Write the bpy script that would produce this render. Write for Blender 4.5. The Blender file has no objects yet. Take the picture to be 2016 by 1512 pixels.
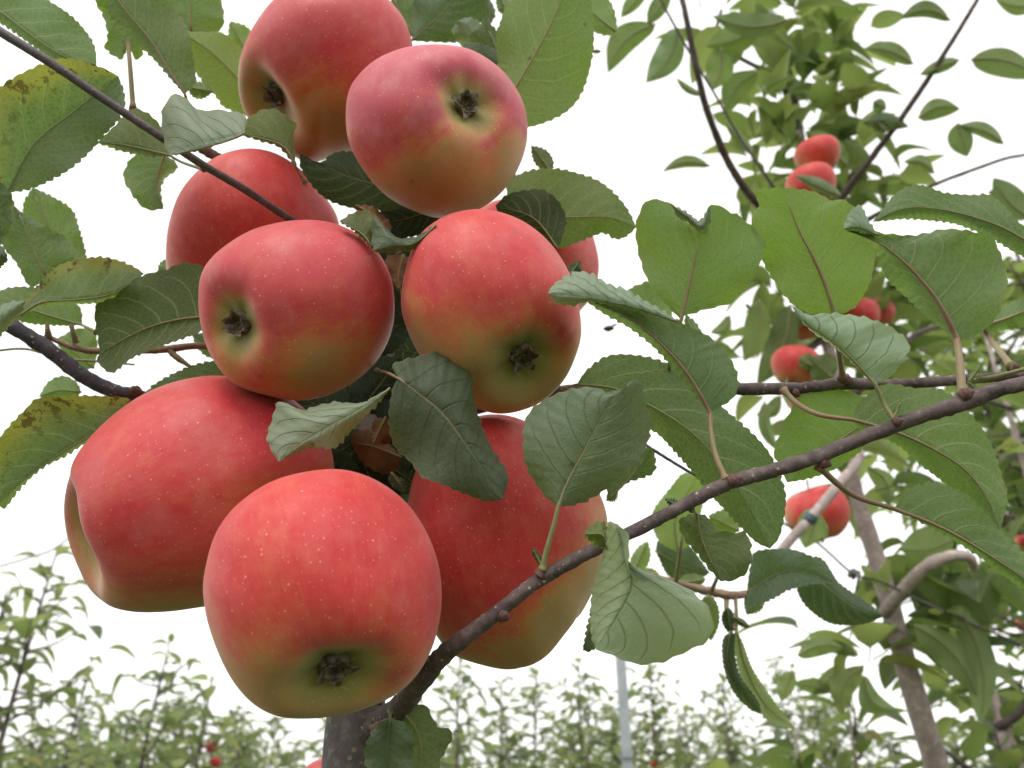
import bpy, math, random
import numpy as np
from mathutils import Vector, Matrix, Quaternion, noise
R = math.radians
S = bpy.context.scene
COL = S.collection
random.seed(7)

# ------------------------------------------------------------------ camera
PITCH = R(30.0); FPX = 1568.0
CAM = np.array([0.0, 0.0, 1.5])
FWD = np.array([0.0, math.cos(PITCH), math.sin(PITCH)])
RGT = np.array([1.0, 0.0, 0.0])
UPV = np.array([0.0, -math.sin(PITCH), math.cos(PITCH)])
cd = bpy.data.cameras.new('camera'); cam = bpy.data.objects.new('camera', cd); COL.objects.link(cam)
cam.location = CAM; cam.rotation_euler = (math.pi/2 + PITCH, 0, 0)
cd.sensor_width = 36; cd.lens = 28; cd.clip_start = 0.02; cd.clip_end = 600
cd.dof.use_dof = True; cd.dof.focus_distance = 0.285; cd.dof.aperture_fstop = 15
S.camera = cam
S.render.resolution_x = 1024; S.render.resolution_y = 768

# ------------------------------------------------------------------ light
W = bpy.data.worlds.new('World'); S.world = W; W.use_nodes = True
wn = W.node_tree.nodes; wl = W.node_tree.links
for n in list(wn): wn.remove(n)
SUN_EL, SUN_AZ = R(52), R(205)       # above and behind the camera, a little to the left
sky = wn.new('ShaderNodeTexSky'); sky.sky_type = 'NISHITA'; sky.sun_disc = False
sky.sun_elevation = SUN_EL; sky.sun_rotation = SUN_AZ; sky.dust_density = 3
hs = wn.new('ShaderNodeHueSaturation'); hs.inputs['Saturation'].default_value = 0.25
bg1 = wn.new('ShaderNodeBackground'); bg1.inputs['Strength'].default_value = 0.06
wl.new(sky.outputs[0], hs.inputs['Color']); wl.new(hs.outputs[0], bg1.inputs['Color'])
tc = wn.new('ShaderNodeTexCoord'); nz = wn.new('ShaderNodeTexNoise'); nz.inputs['Scale'].default_value = 2.2; nz.inputs['Detail'].default_value = 6
cr = wn.new('ShaderNodeValToRGB')
cr.color_ramp.elements[0].position = 0.3; cr.color_ramp.elements[0].color = (0.94, 0.925, 0.89, 1)
cr.color_ramp.elements[1].position = 0.7; cr.color_ramp.elements[1].color = (1.0, 0.99, 0.96, 1)
bg2 = wn.new('ShaderNodeBackground'); bg2.inputs['Strength'].default_value = 1.22
ad = wn.new('ShaderNodeAddShader'); ow = wn.new('ShaderNodeOutputWorld')
wl.new(tc.outputs['Generated'], nz.inputs['Vector']); wl.new(nz.outputs[0], cr.inputs[0]); wl.new(cr.outputs[0], bg2.inputs['Color'])
wl.new(bg1.outputs[0], ad.inputs[0]); wl.new(bg2.outputs[0], ad.inputs[1]); wl.new(ad.outputs[0], ow.inputs[0])
sd = bpy.data.lights.new('sun', 'SUN'); so = bpy.data.objects.new('sun', sd); COL.objects.link(so)
sd.energy = 1.15; sd.angle = R(18); sd.color = (1.0, 0.94, 0.85)
sdir = Vector((math.sin(SUN_AZ)*math.cos(SUN_EL), math.cos(SUN_AZ)*math.cos(SUN_EL), math.sin(SUN_EL)))
so.rotation_euler = sdir.to_track_quat('Z', 'Y').to_euler()
vs = S.view_settings; vs.view_transform = 'Standard'; vs.look = 'None'; vs.exposure = 0.08; vs.gamma = 1.0; vs.use_curve_mapping = False
S.render.engine = 'CYCLES'
S.cycles.max_bounces = 8; S.cycles.diffuse_bounces = 4; S.cycles.glossy_bounces = 3; S.cycles.transmission_bounces = 6

# ------------------------------------------------------------------ helpers
def P(x, y, d):
    """a point seen at photo pixel (x, y), d metres in front of the lens plane"""
    return CAM + FWD*d + RGT*((x-1008.0)/FPX*d) + UPV*((756.0-y)/FPX*d)
WLOC = {}
def link(o, name, parent, loc, label=None, cat=None, group=None, kind=None):
    COL.objects.link(o)
    loc = np.array(loc, float)
    if parent is not None:
        o.parent = parent; o.location = loc - WLOC[parent.name]
    else: o.location = loc
    WLOC[o.name] = loc
    if label: o['label'] = label
    if cat: o['category'] = cat
    if group: o['group'] = group
    if kind: o['kind'] = kind
    return o
def empty(name, loc, label, cat, group=None):
    o = bpy.data.objects.new(name, None); o.empty_display_size = 0.05
    return link(o, name, None, loc, label, cat, group)
def mesh_obj(name, V, F, mat, parent=None, origin=None, uv=None, attrs=None, smooth=True, **kw):
    V = np.asarray(V, float)
    c = V.mean(axis=0) if origin is None else np.array(origin, float)
    me = bpy.data.meshes.new(name)
    me.from_pydata((V-c).tolist(), [], F)
    if smooth: me.polygons.foreach_set('use_smooth', [True]*len(me.polygons))
    if uv is not None:
        ul = me.uv_layers.new(name='UVMap')
        idx = np.empty(len(me.loops), int); me.loops.foreach_get('vertex_index', idx)
        ul.data.foreach_set('uv', np.asarray(uv, float)[idx].ravel())
    if attrs:
        for k, a in attrs.items():
            at = me.attributes.new(k, 'FLOAT', 'POINT'); at.data.foreach_set('value', np.asarray(a, float))
    for m in (mat if isinstance(mat, (list, tuple)) else [mat]): me.materials.append(m)
    me.update()
    o = bpy.data.objects.new(name, me)
    return link(o, name, parent, c, **kw)
def spline(pts, n, ends=True):
    """Catmull-Rom through pts, resampled to n points of equal arc length"""
    p = np.array(pts, float)
    if len(p) == 2: p = np.array([p[0], (p[0]+p[1])/2, p[1]])
    q = np.vstack([2*p[0]-p[1], p, 2*p[-1]-p[-2]])
    out = []
    for i in range(len(p)-1):
        a, b, c, d = q[i], q[i+1], q[i+2], q[i+3]
        for t in np.linspace(0, 1, 14, endpoint=False):
            out.append(0.5*((2*b)+(-a+c)*t+(2*a-5*b+4*c-d)*t*t+(-a+3*b-3*c+d)*t**3))
    out.append(p[-1]); out = np.array(out)
    s = np.concatenate([[0], np.cumsum(np.linalg.norm(np.diff(out[:, :2], axis=0), axis=1))])
    u = np.linspace(0, s[-1], n)
    return np.stack([np.interp(u, s, out[:, k]) for k in range(out.shape[1])], axis=1)
def tube_mesh(pts, radii, sides=10, bump=0.0, seed=0, flat=1.0):
    p = np.array(pts, float); n = len(p)
    rr = np.interp(np.linspace(0, 1, n), np.linspace(0, 1, len(radii)), radii)
    T = np.gradient(p, axis=0); T /= np.linalg.norm(T, axis=1)[:, None]+1e-12
    a = np.cross(T[0], [0.3, 0.2, 0.9]); a /= np.linalg.norm(a)
    V = []; uv = []
    for i in range(n):
        a = a - T[i]*a.dot(T[i]); a /= np.linalg.norm(a); b = np.cross(T[i], a)
        for k in range(sides):
            th = 2*math.pi*k/sides
            r = rr[i]
            if bump:
                q = p[i]/max(rr[i], 1e-4)*0.35
                r *= 1+bump*noise.noise(Vector((q[0]+seed, q[1]+math.cos(th), q[2]+math.sin(th))))
            V.append(p[i]+r*(math.cos(th)*a+math.sin(th)*b)); uv.append((i/(n-1), k/sides))
    F = []
    for i in range(n-1):
        for k in range(sides):
            k2 = (k+1) % sides
            F.append((i*sides+k, i*sides+k2, (i+1)*sides+k2, (i+1)*sides+k))
    F.append(tuple(range(sides))[::-1]); F.append(tuple((n-1)*sides+k for k in range(sides)))
    return V, F, uv
def px_path(pts, n=None):
    """pixel path (x, y, d) -> smooth list of world points"""
    s = spline(pts, n or max(8, len(pts)*7))
    return np.array([P(*q) for q in s])
def limb(name, pts, wpx, mat, parent, sides=12, bump=0.25, n=None, **kw):
    """a branch along a pixel path; wpx = width in photo pixels at each point"""
    w = [0.5*w*p[2]/FPX for w, p in zip(wpx, pts)]
    pp = px_path(pts, n or len(pts)*12)
    V, F, uv = tube_mesh(pp, w, sides, bump, seed=len(pts)*3.1+pts[0][0])
    return mesh_obj(name, V, F, mat, parent, uv=uv, **kw)

# ------------------------------------------------------------------ node helper
class NT:
    def __init__(s, name):
        s.m = bpy.data.materials.new(name); s.m.use_nodes = True; s.t = s.m.node_tree
        for n in list(s.t.nodes): s.t.nodes.remove(n)
        s.out = s.t.nodes.new('ShaderNodeOutputMaterial')
    def n(s, typ, **kw):
        nd = s.t.nodes.new('ShaderNode'+typ)
        for k, v in kw.items(): setattr(nd, k, v)
        return nd
    def set(s, sock, v):
        if isinstance(v, bpy.types.NodeSocket): s.t.links.new(v, sock)
        elif isinstance(v, (tuple, list)) and len(v) == 3 and sock.type == 'RGBA': sock.default_value = (*v, 1)
        else: sock.default_value = v
    def math(s, op, a, b=0.0, c=None, clamp=False):
        nd = s.n('Math', operation=op, use_clamp=clamp); s.set(nd.inputs[0], a); s.set(nd.inputs[1], b)
        if c is not None: s.set(nd.inputs[2], c)
        return nd.outputs[0]
    def ss(s, v, lo, hi, a=0.0, b=1.0):
        nd = s.n('MapRange', interpolation_type='SMOOTHSTEP')
        for i, q in enumerate((v, lo, hi, a, b)): s.set(nd.inputs[i], q)
        return nd.outputs[0]
    def mix(s, f, a, b, bt='MIX'):
        nd = s.n('MixRGB', blend_type=bt); s.set(nd.inputs[0], f); s.set(nd.inputs[1], a); s.set(nd.inputs[2], b)
        return nd.outputs[0]
    def noise(s, vec, scale, detail=3, rough=0.5):
        nd = s.n('TexNoise'); s.set(nd.inputs['Vector'], vec); nd.inputs['Scale'].default_value = scale
        nd.inputs['Detail'].default_value = detail; nd.inputs['Roughness'].default_value = rough
        return nd.outputs[0]
    def voro(s, vec, scale, feat='F1', rnd=1.0):
        nd = s.n('TexVoronoi', feature=feat); s.set(nd.inputs['Vector'], vec); nd.inputs['Scale'].default_value = scale
        nd.inputs['Randomness'].default_value = rnd
        return nd
    def attr(s, name, typ='GEOMETRY'):
        nd = s.n('Attribute', attribute_type=typ, attribute_name=name); return nd.outputs['Fac']
    def obj(s): return s.n('TexCoord').outputs['Object']
    def bump(s, h, strength, dist, nrm=None):
        nd = s.n('Bump'); s.set(nd.inputs['Height'], h); nd.inputs['Strength'].default_value = strength; nd.inputs['Distance'].default_value = dist
        if nrm is not None: s.set(nd.inputs['Normal'], nrm)
        return nd.outputs[0]
    def bsdf(s, col, rough, spec=0.5, nrm=None, **kw):
        nd = s.n('BsdfPrincipled'); s.set(nd.inputs['Base Color'], col); s.set(nd.inputs['Roughness'], rough)
        s.set(nd.inputs['Specular IOR Level'], spec)
        if nrm is not None: s.set(nd.inputs['Normal'], nrm)
        for k, v in kw.items(): s.set(nd.inputs[k.replace('_', ' ')], v)
        return nd
    def done(s, sh): s.t.links.new(sh, s.out.inputs[0]); return s.m

def leaf_material():
    t = NT('apple_leaf')
    sep = t.n('SeparateXYZ'); t.set(sep.inputs[0], t.n('UVMap', uv_map='UVMap').outputs[0])
    u, v = sep.outputs[0], sep.outputs[1]
    sg = t.math('MULTIPLY_ADD', v, 2.0, -1.0); s_ = t.math('ABSOLUTE', sg)
    rnd = t.n('ObjectInfo').outputs['Random']
    o = t.obj()
    side = t.math('MULTIPLY', t.math('SIGN', sg), 0.23)
    ph = t.math('SUBTRACT', u, t.math('MULTIPLY', s_, 0.20)); ph = t.math('SUBTRACT', ph, t.math('MULTIPLY', t.math('POWER', s_, 2.0), 0.10))
    ph = t.math('ADD', t.math('MULTIPLY', ph, 7.5), side)
    ph = t.math('ADD', ph, t.math('MULTIPLY', t.noise(o, 60, 1), 0.5))
    fr = t.math('ABSOLUTE', t.math('SUBTRACT', t.math('FRACT', ph), 0.5))          # 0 on a vein
    wv = t.math('MULTIPLY_ADD', s_, -0.045, 0.085)
    vein = t.math('SUBTRACT', 1.0, t.ss(fr, t.math('MULTIPLY', wv, 0.25), wv))
    vein = t.math('MULTIPLY', vein, t.ss(s_, 0.97, 0.75))
    mid = t.math('SUBTRACT', 1.0, t.ss(s_, t.math('MULTIPLY_ADD', u, -0.012, 0.018), t.math('MULTIPLY_ADD', u, -0.028, 0.048)))
    net1 = t.voro(o, 480, 'DISTANCE_TO_EDGE'); net = t.math('SUBTRACT', 1.0, t.ss(net1.outputs[0], 0.02, 0.22))
    net2 = t.voro(o, 1500, 'DISTANCE_TO_EDGE'); nf = t.math('SUBTRACT', 1.0, t.ss(net2.outputs[0], 0.02, 0.16))
    allv = t.math('MAXIMUM', vein, mid)
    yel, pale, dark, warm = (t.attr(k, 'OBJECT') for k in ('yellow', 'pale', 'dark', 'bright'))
    zone = t.attr('zone')
    blot = t.noise(o, 45, 4, 0.6); fine = t.noise(o, 700, 3, 0.6)
    # upper side pigment; pale and dark also carry painted sheen and shade
    top = t.mix(t.ss(blot, 0.3, 0.7), (0.080, 0.120, 0.072), (0.115, 0.165, 0.10))
    top = t.mix(pale, top, (0.33, 0.43, 0.31))
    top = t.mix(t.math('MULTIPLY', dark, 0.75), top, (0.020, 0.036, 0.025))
    top = t.mix(t.math('MULTIPLY', net, 0.05), top, (0.12, 0.20, 0.09))
    top = t.mix(t.math('MULTIPLY', vein, 0.6), top, (0.030, 0.055, 0.030))
    top = t.mix(t.math('MULTIPLY', mid, 0.75), top, (0.19, 0.22, 0.10))
    top = t.mix(t.math('MULTIPLY', t.ss(t.noise(o, 1300, 2), 0.62, 0.75), 0.35), top, (0.25, 0.32, 0.22))
    # under side pigment: paler and matt; pale and dark also paint light and shade
    und = t.mix(t.ss(blot, 0.3, 0.7), (0.140, 0.190, 0.098), (0.188, 0.240, 0.132))
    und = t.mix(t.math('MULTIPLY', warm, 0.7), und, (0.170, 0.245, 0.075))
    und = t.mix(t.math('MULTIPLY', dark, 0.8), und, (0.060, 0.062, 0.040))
    und = t.mix(t.math('MULTIPLY', pale, 0.6), und, (0.30, 0.37, 0.22))
    und = t.mix(t.math('MULTIPLY', net, 0.13), und, (0.19, 0.245, 0.115))
    und = t.mix(t.math('MULTIPLY', vein, 0.75), und, (0.26, 0.29, 0.16))
    und = t.mix(t.math('MULTIPLY', mid, 0.85), und, (0.27, 0.24, 0.13))
    gb = t.n('NewGeometry').outputs['Backfacing']
    col = t.mix(gb, top, und)
    # age: yellowing and dead brown specks on some leaves
    ye = t.math('MULTIPLY', zone, t.ss(t.math('ADD', blot, t.math('MULTIPLY', zone, 0.3)), 0.45, 0.85))
    ye = t.math('MAXIMUM', ye, t.math('MULTIPLY', yel, 0.8), clamp=True)
    col = t.mix(t.math('MULTIPLY', ye, 0.85), col, (0.23, 0.215, 0.05))
    rim = t.math('MULTIPLY', t.ss(s_, 0.955, 0.995), 0.55); col = t.mix(rim, col, (0.24, 0.23, 0.09))
    sp = t.math('MULTIPLY', t.ss(t.noise(o, 150, 3, 0.7), 0.545, 0.60), zone)
    sp2 = t.voro(o, 48); spm = t.math('MULTIPLY', t.math('SUBTRACT', 1.0, t.ss(t.math('ADD', sp2.outputs['Distance'], t.math('MULTIPLY', fine, 0.06)), 0.05, 0.10)), 0.85)
    sp = t.math('MAXIMUM', t.math('MULTIPLY', sp, 0.85), t.math('MULTIPLY', spm, t.ss(rnd, 0.2, 0.7)))
    col = t.mix(sp, col, (0.075, 0.035, 0.018))
    hv = t.n('HueSaturation'); t.set(hv.inputs['Value'], t.math('MULTIPLY_ADD', rnd, 0.3, 0.85)); t.set(hv.inputs['Hue'], t.math('MULTIPLY_ADD', t.math('FRACT', t.math('MULTIPLY', rnd, 7.3)), 0.03, 0.490)); t.set(hv.inputs['Color'], col)
    col = hv.outputs[0]
    # light through the blade
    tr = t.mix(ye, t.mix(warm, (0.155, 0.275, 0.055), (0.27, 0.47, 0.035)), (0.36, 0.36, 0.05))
    tr = t.mix(t.math('MULTIPLY', t.ss(blot, 0.45, 0.7), 0.35), tr, (0.12, 0.22, 0.03))
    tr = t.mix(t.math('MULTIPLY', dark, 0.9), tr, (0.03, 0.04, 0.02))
    tr = t.mix(t.math('MULTIPLY', pale, 0.8), tr, (0.46, 0.58, 0.20))
    tr = t.mix(t.math('MULTIPLY', allv, 0.5), tr, (0.36, 0.44, 0.16))
    tr = t.mix(t.math('MULTIPLY', t.math('MULTIPLY', net, t.math('SUBTRACT', 1.0, dark)), 0.28), tr, (0.42, 0.60, 0.12))
    tr = t.mix(t.math('MULTIPLY', sp, 0.8), tr, (0.06, 0.03, 0.015))
    hgt = t.math('MULTIPLY_ADD', allv, -0.9, t.math('MULTIPLY', net, -0.16)); hgt = t.math('MULTIPLY_ADD', nf, -0.10, hgt)
    hgt = t.math('MULTIPLY_ADD', fine, 0.25, hgt)
    nb = t.bump(hgt, 0.5, 0.0005)
    rough = t.math('MULTIPLY_ADD', gb, 0.22, t.math('MULTIPLY_ADD', blot, 0.2, 0.38))
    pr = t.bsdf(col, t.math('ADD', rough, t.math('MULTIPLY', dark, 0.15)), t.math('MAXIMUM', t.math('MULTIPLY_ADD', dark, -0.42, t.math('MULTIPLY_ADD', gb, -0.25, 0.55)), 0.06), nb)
    tl = t.n('BsdfTranslucent'); t.set(tl.inputs[0], tr); t.set(tl.inputs['Normal'], nb)
    mx = t.n('MixShader'); mx.inputs[0].default_value = 0.42
    t.t.links.new(pr.outputs[0], mx.inputs[1]); t.t.links.new(tl.outputs[0], mx.inputs[2])
    return t.done(mx.outputs[0])
def simple_leaf_material(name, ca, cb, tra, trb, rough=0.5):
    t = NT(name); rnd = t.n('ObjectInfo').outputs['Random']; g = t.attr('var')
    rnd = t.math('FRACT', t.math('ADD', rnd, g))
    o = t.obj(); nn = t.noise(o, 30, 2)
    gb = t.n('NewGeometry').outputs['Backfacing']
    col = t.mix(rnd, ca, cb); col = t.mix(t.math('MULTIPLY', gb, 0.8), col, (0.20, 0.26, 0.12))
    col = t.mix(t.math('MULTIPLY', t.ss(t.math('FRACT', t.math('MULTIPLY', rnd, 13.7)), 0.93, 0.97), 0.8), col, (0.40, 0.33, 0.07))
    col = t.mix(t.ss(nn, 0.3, 0.7), t.mix(0.4, col, (0.02, 0.04, 0.02)), col)
    sep = t.n('SeparateXYZ'); t.set(sep.inputs[0], t.n('UVMap', uv_map='UVMap').outputs[0])
    s_ = t.math('ABSOLUTE', t.math('MULTIPLY_ADD', sep.outputs[1], 2.0, -1.0))
    mid = t.ss(s_, 0.09, 0.02)
    fr = t.math('ABSOLUTE', t.math('SUBTRACT', t.math('FRACT', t.math('MULTIPLY', t.math('SUBTRACT', sep.outputs[0], t.math('MULTIPLY', s_, 0.28)), 7.0)), 0.5))
    mid = t.math('MAXIMUM', mid, t.math('MULTIPLY', t.ss(fr, 0.08, 0.02), 0.5))
    col = t.mix(t.math('MULTIPLY', mid, 0.5), col, (0.28, 0.30, 0.16))
    tr = t.mix(rnd, tra, trb)
    pr = t.bsdf(col, rough, 0.5)
    tl = t.n('BsdfTranslucent'); t.set(tl.inputs[0], tr)
    mx = t.n('MixShader'); mx.inputs[0].default_value = 0.45
    t.t.links.new(pr.outputs[0], mx.inputs[1]); t.t.links.new(tl.outputs[0], mx.inputs[2])
    return t.done(mx.outputs[0])
def bark_material(name, c1, c2, spots=0.6, rough=0.75, sc=1.0, spotcol=(0.42, 0.36, 0.30)):
    t = NT(name); o = t.obj()
    a = t.noise(o, 90*sc, 5, 0.65); b = t.noise(o, 420*sc, 4, 0.6)
    col = t.mix(t.ss(a, 0.3, 0.7), c1, c2)
    col = t.mix(t.math('MULTIPLY', t.ss(b, 0.45, 0.75), 0.35), col, tuple(min(1, x*2.2+0.02) for x in c2))
    v = t.voro(o, 330*sc); d = t.math('SUBTRACT', 1.0, t.ss(v.outputs['Distance'], 0.12, 0.24))
    pick = t.ss(t.noise(o, 200*sc, 1), 0.42, 0.6)
    d = t.math('MULTIPLY', d, pick)
    col = t.mix(t.math('MULTIPLY', d, spots), col, spotcol)
    h = t.math('ADD', t.math('MULTIPLY', a, 0.6), t.math('MULTIPLY_ADD', d, 0.5, t.math('MULTIPLY', b, 0.4)))
    p = t.bsdf(col, rough, 0.35, t.bump(h, 0.7, 0.0007/sc))
    return t.done(p.outputs[0])
def flat_material(name, c1, c2, scale=200, rough=0.6, metal=0.0, bs=0.3, bd=0.0004):
    t = NT(name); o = t.obj(); a = t.noise(o, scale, 4, 0.6)
    p = t.bsdf(t.mix(t.ss(a, 0.3, 0.7), c1, c2), rough, 0.4, t.bump(a, bs, bd)); p.inputs['Metallic'].default_value = metal
    return t.done(p.outputs[0])
def apple_material():
    t = NT('apple_skin'); o = t.obj(); bl = t.attr('blush'); gr = t.attr('green'); ax = t.attr('lat')
    rnd = t.n('ObjectInfo').outputs['Random']
    sep = t.n('SeparateXYZ'); t.set(sep.inputs[0], t.n('UVMap', uv_map='UVMap').outputs[0])
    # streaks run from stalk to eye
    cv = t.n('CombineXYZ'); th = t.math('MULTIPLY', sep.outputs[0], 2*math.pi)
    t.set(cv.inputs[0], t.math('MULTIPLY', t.math('COSINE', th), 4.5)); t.set(cv.inputs[1], t.math('MULTIPLY', t.math('SINE', th), 4.5)); t.set(cv.inputs[2], t.math('MULTIPLY', sep.outputs[1], 1.6))
    st = t.noise(cv.outputs[0], 2.2, 4, 0.6); stf = t.noise(cv.outputs[0], 9, 4, 0.65)
    cloud = t.noise(o, 32, 3, 0.55); mott = t.noise(o, 170, 4, 0.65)
    b = t.math('ADD', bl, t.math('MULTIPLY_ADD', st, 0.30, -0.15)); b = t.math('ADD', b, t.math('MULTIPLY_ADD', cloud, 0.95, -0.56))
    b = t.math('ADD', b, t.math('MULTIPLY_ADD', stf, 0.34, -0.17)); b = t.math('ADD', b, t.math('MULTIPLY_ADD', mott, 0.60, -0.30), clamp=True)
    rp = t.n('ValToRGB'); t.set(rp.inputs[0], b); e = rp.color_ramp.elements
    e[0].position = 0.0; e[0].color = (0.41, 0.28, 0.10, 1)
    e[1].position = 1.0; e[1].color = (0.57, 0.026, 0.031, 1)
    for p_, c_ in ((0.18, (0.50, 0.27, 0.085, 1)), (0.36, (0.58, 0.20, 0.066, 1)), (0.56, (0.61, 0.120, 0.060, 1)), (0.80, (0.61, 0.056, 0.048, 1))):
        q = e.new(p_); q.color = c_
    col = rp.outputs[0]
    pk = t.attr('pink', 'OBJECT'); col = t.mix(t.math('MULTIPLY', pk, t.ss(b, 0.3, 0.8)), col, (0.50, 0.060, 0.095))
    col = t.mix(gr, col, (0.21, 0.235, 0.055))
    # lenticels: small pale dots of two sizes
    v1 = t.voro(o, 360); d1 = t.math('SUBTRACT', 1.0, t.ss(v1.outputs['Distance'], 0.07, 0.17))
    rc = t.n('SeparateColor'); t.set(rc.inputs[0], v1.outputs['Color']); d1 = t.math('MULTIPLY', d1, t.ss(rc.outputs[0], 0.10, 0.30))
    v2 = t.voro(o, 620); d2 = t.math('SUBTRACT', 1.0, t.ss(v2.outputs['Distance'], 0.10, 0.24))
    rc2 = t.n('SeparateColor'); t.set(rc2.inputs[0], v2.outputs['Color']); d2 = t.math('MULTIPLY', d2, t.ss(rc2.outputs[1], 0.3, 0.5))
    nearcal = t.ss(ax, 0.9, 0.2)
    col = t.mix(t.math('MULTIPLY', d1, t.math('MULTIPLY_ADD', rc.outputs[1], 0.50, 0.08)), col, (0.80, 0.48, 0.34))
    col = t.mix(t.math('MULTIPLY', t.math('MULTIPLY', d2, t.math('MULTIPLY', rc2.outputs[0], 0.62)), t.math('MULTIPLY_ADD', nearcal, 0.5, 0.5)), col, (0.80, 0.52, 0.42))
    # waxy bloom in soft clouds
    wx = t.math('MULTIPLY', t.ss(t.noise(o, 55, 5, 0.6), 0.42, 0.75), t.math('MULTIPLY_ADD', pk, 0.20, 0.10))
    col = t.mix(wx, col, (0.70, 0.45, 0.42))
    scar = t.math('MULTIPLY', t.math('SUBTRACT', 1.0, t.ss(t.voro(o, 30).outputs['Distance'], 0.02, 0.045)), 0.6)
    col = t.mix(scar, col, (0.24, 0.10, 0.05))
    rough = t.math('MULTIPLY_ADD', mott, 0.22, 0.42)
    h = t.math('ADD', t.math('MULTIPLY', mott, 0.35), t.math('MULTIPLY', d1, 0.3))
    p = t.bsdf(col, rough, 0.42, t.bump(h, 0.35, 0.00025))
    p.inputs['Subsurface Weight'].default_value = 0.10; p.inputs['Subsurface Radius'].default_value = (1.0, 0.35, 0.15); p.inputs['Subsurface Scale'].default_value = 0.004
    p.inputs['Sheen Weight'].default_value = 0.20; p.inputs['Sheen Roughness'].default_value = 0.45; p.inputs['Sheen Tint'].default_value = (1.0, 0.84, 0.80, 1)
    return t.done(p.outputs[0])

M_LEAF = leaf_material()
M_APPLE = apple_material()
M_BARK = bark_material('dark_bark', (0.066, 0.050, 0.052), (0.140, 0.102, 0.100), 0.95)
M_BARKL = bark_material('purple_bark', (0.038, 0.033, 0.045), (0.075, 0.063, 0.080), 0.8)
M_TRUNK = bark_material('grey_bark', (0.10, 0.085, 0.085), (0.18, 0.155, 0.15), 0.55, sc=0.6)
M_TWIG = bark_material('grey_twig_skin', (0.085, 0.070, 0.080), (0.125, 0.105, 0.115), 0.15, 0.55)
M_SPUR = bark_material('tan_spur', (0.22, 0.13, 0.10), (0.30, 0.21, 0.15), 0.2)
M_BTRUNK = bark_material('pale_bark', (0.27, 0.215, 0.205), (0.40, 0.33, 0.31), 0.3, sc=0.25)
M_BUD = flat_material('bud_scale', (0.085, 0.040, 0.038), (0.17, 0.09, 0.07), 900, 0.7)
M_PET = flat_material('petiole_green', (0.20, 0.22, 0.09), (0.27, 0.25, 0.12), 300)
M_PETR = flat_material('petiole_reddish', (0.25, 0.15, 0.10), (0.26, 0.24, 0.12), 70)
M_SEPAL = flat_material('dry_sepal', (0.045, 0.030, 0.022), (0.22, 0.17, 0.12), 420, 0.9, bs=0.9)
M_DRY = flat_material('dry_leaf', (0.11, 0.055, 0.025), (0.22, 0.12, 0.045), 60, 0.8)
M_POST = flat_material('galvanised_post', (0.30, 0.34, 0.36), (0.40, 0.43, 0.45), 25, 0.5, 0.5)
M_WIRE = flat_material('wire_steel', (0.12, 0.11, 0.11), (0.20, 0.18, 0.18), 80, 0.5, 0.6)
M_TIE = flat_material('tie_plastic', (0.06, 0.09, 0.12), (0.09, 0.13, 0.16), 80, 0.5)
M_INSECT = flat_material('insect_shell', (0.02, 0.02, 0.02), (0.05, 0.045, 0.04), 900, 0.4)
M_MIDL = simple_leaf_material('orchard_leaf', (0.045, 0.080, 0.045), (0.19, 0.24, 0.105), (0.16, 0.27, 0.05), (0.42, 0.52, 0.14))
M_FARL = simple_leaf_material('distant_leaf', (0.055, 0.085, 0.050), (0.29, 0.33, 0.17), (0.22, 0.33, 0.10), (0.52, 0.60, 0.24), 0.45)  # washed-out tones, sky glare over the far trees put into the leaf colour

# ------------------------------------------------------------------ ground (below the frame, bounces light upwards)
def ground():
    t = NT('orchard_grass'); o = t.obj()
    col = t.mix(t.ss(t.noise(o, 1.3, 6, 0.7), 0.4, 0.65), (0.060, 0.105, 0.030), (0.17, 0.145, 0.085))
    m = t.done(t.bsdf(col, 0.95, 0.2, t.bump(t.noise(o, 30, 6, 0.7), 0.8, 0.05)).outputs[0])
    n = 41; xs = np.linspace(-1, 1, n); xs = np.sign(xs)*np.abs(xs)**2.2*250
    V = [(x, y, 0.04*noise.noise(Vector((x*0.4, y*0.4, 0)))) for y in xs for x in xs]
    F = [(j*n+i, j*n+i+1, (j+1)*n+i+1, (j+1)*n+i) for j in range(n-1) for i in range(n-1)]
    mesh_obj('ground', V, F, m, None, origin=(0, 0, 0), kind='structure')
ground()

# ------------------------------------------------------------------ apples
def closed(poly, n=360):
    p = np.array(poly, float); k = len(p); out = []
    for i in range(k):
        a, b, c, d = p[i-1], p[i], p[(i+1) % k], p[(i+2) % k]
        for t in np.linspace(0, 1, 12, endpoint=False):
            out.append(0.5*((2*b)+(-a+c)*t+(2*a-5*b+4*c-d)*t*t+(-a+3*b-3*c+d)*t**3))
    return np.array(out)
def radial(poly, c, nb=90):
    q = closed(poly)-np.array(c); th = np.arctan2(q[:, 1], q[:, 0]); r = np.hypot(q[:, 0], q[:, 1])
    o = np.argsort(th); th, r = th[o], r[o]
    g = (np.arange(nb)+0.5)/nb*2*math.pi-math.pi
    return np.interp(g, np.concatenate([th-2*math.pi, th, th+2*math.pi]), np.tile(r, 3))
def circ_smooth(a, k=3):
    w = np.exp(-0.5*(np.arange(-8, 9)/k)**2); w /= w.sum()
    return np.convolve(np.concatenate([a[-8:], a, a[:8]]), w, 'valid')
APPLES = []
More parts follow.
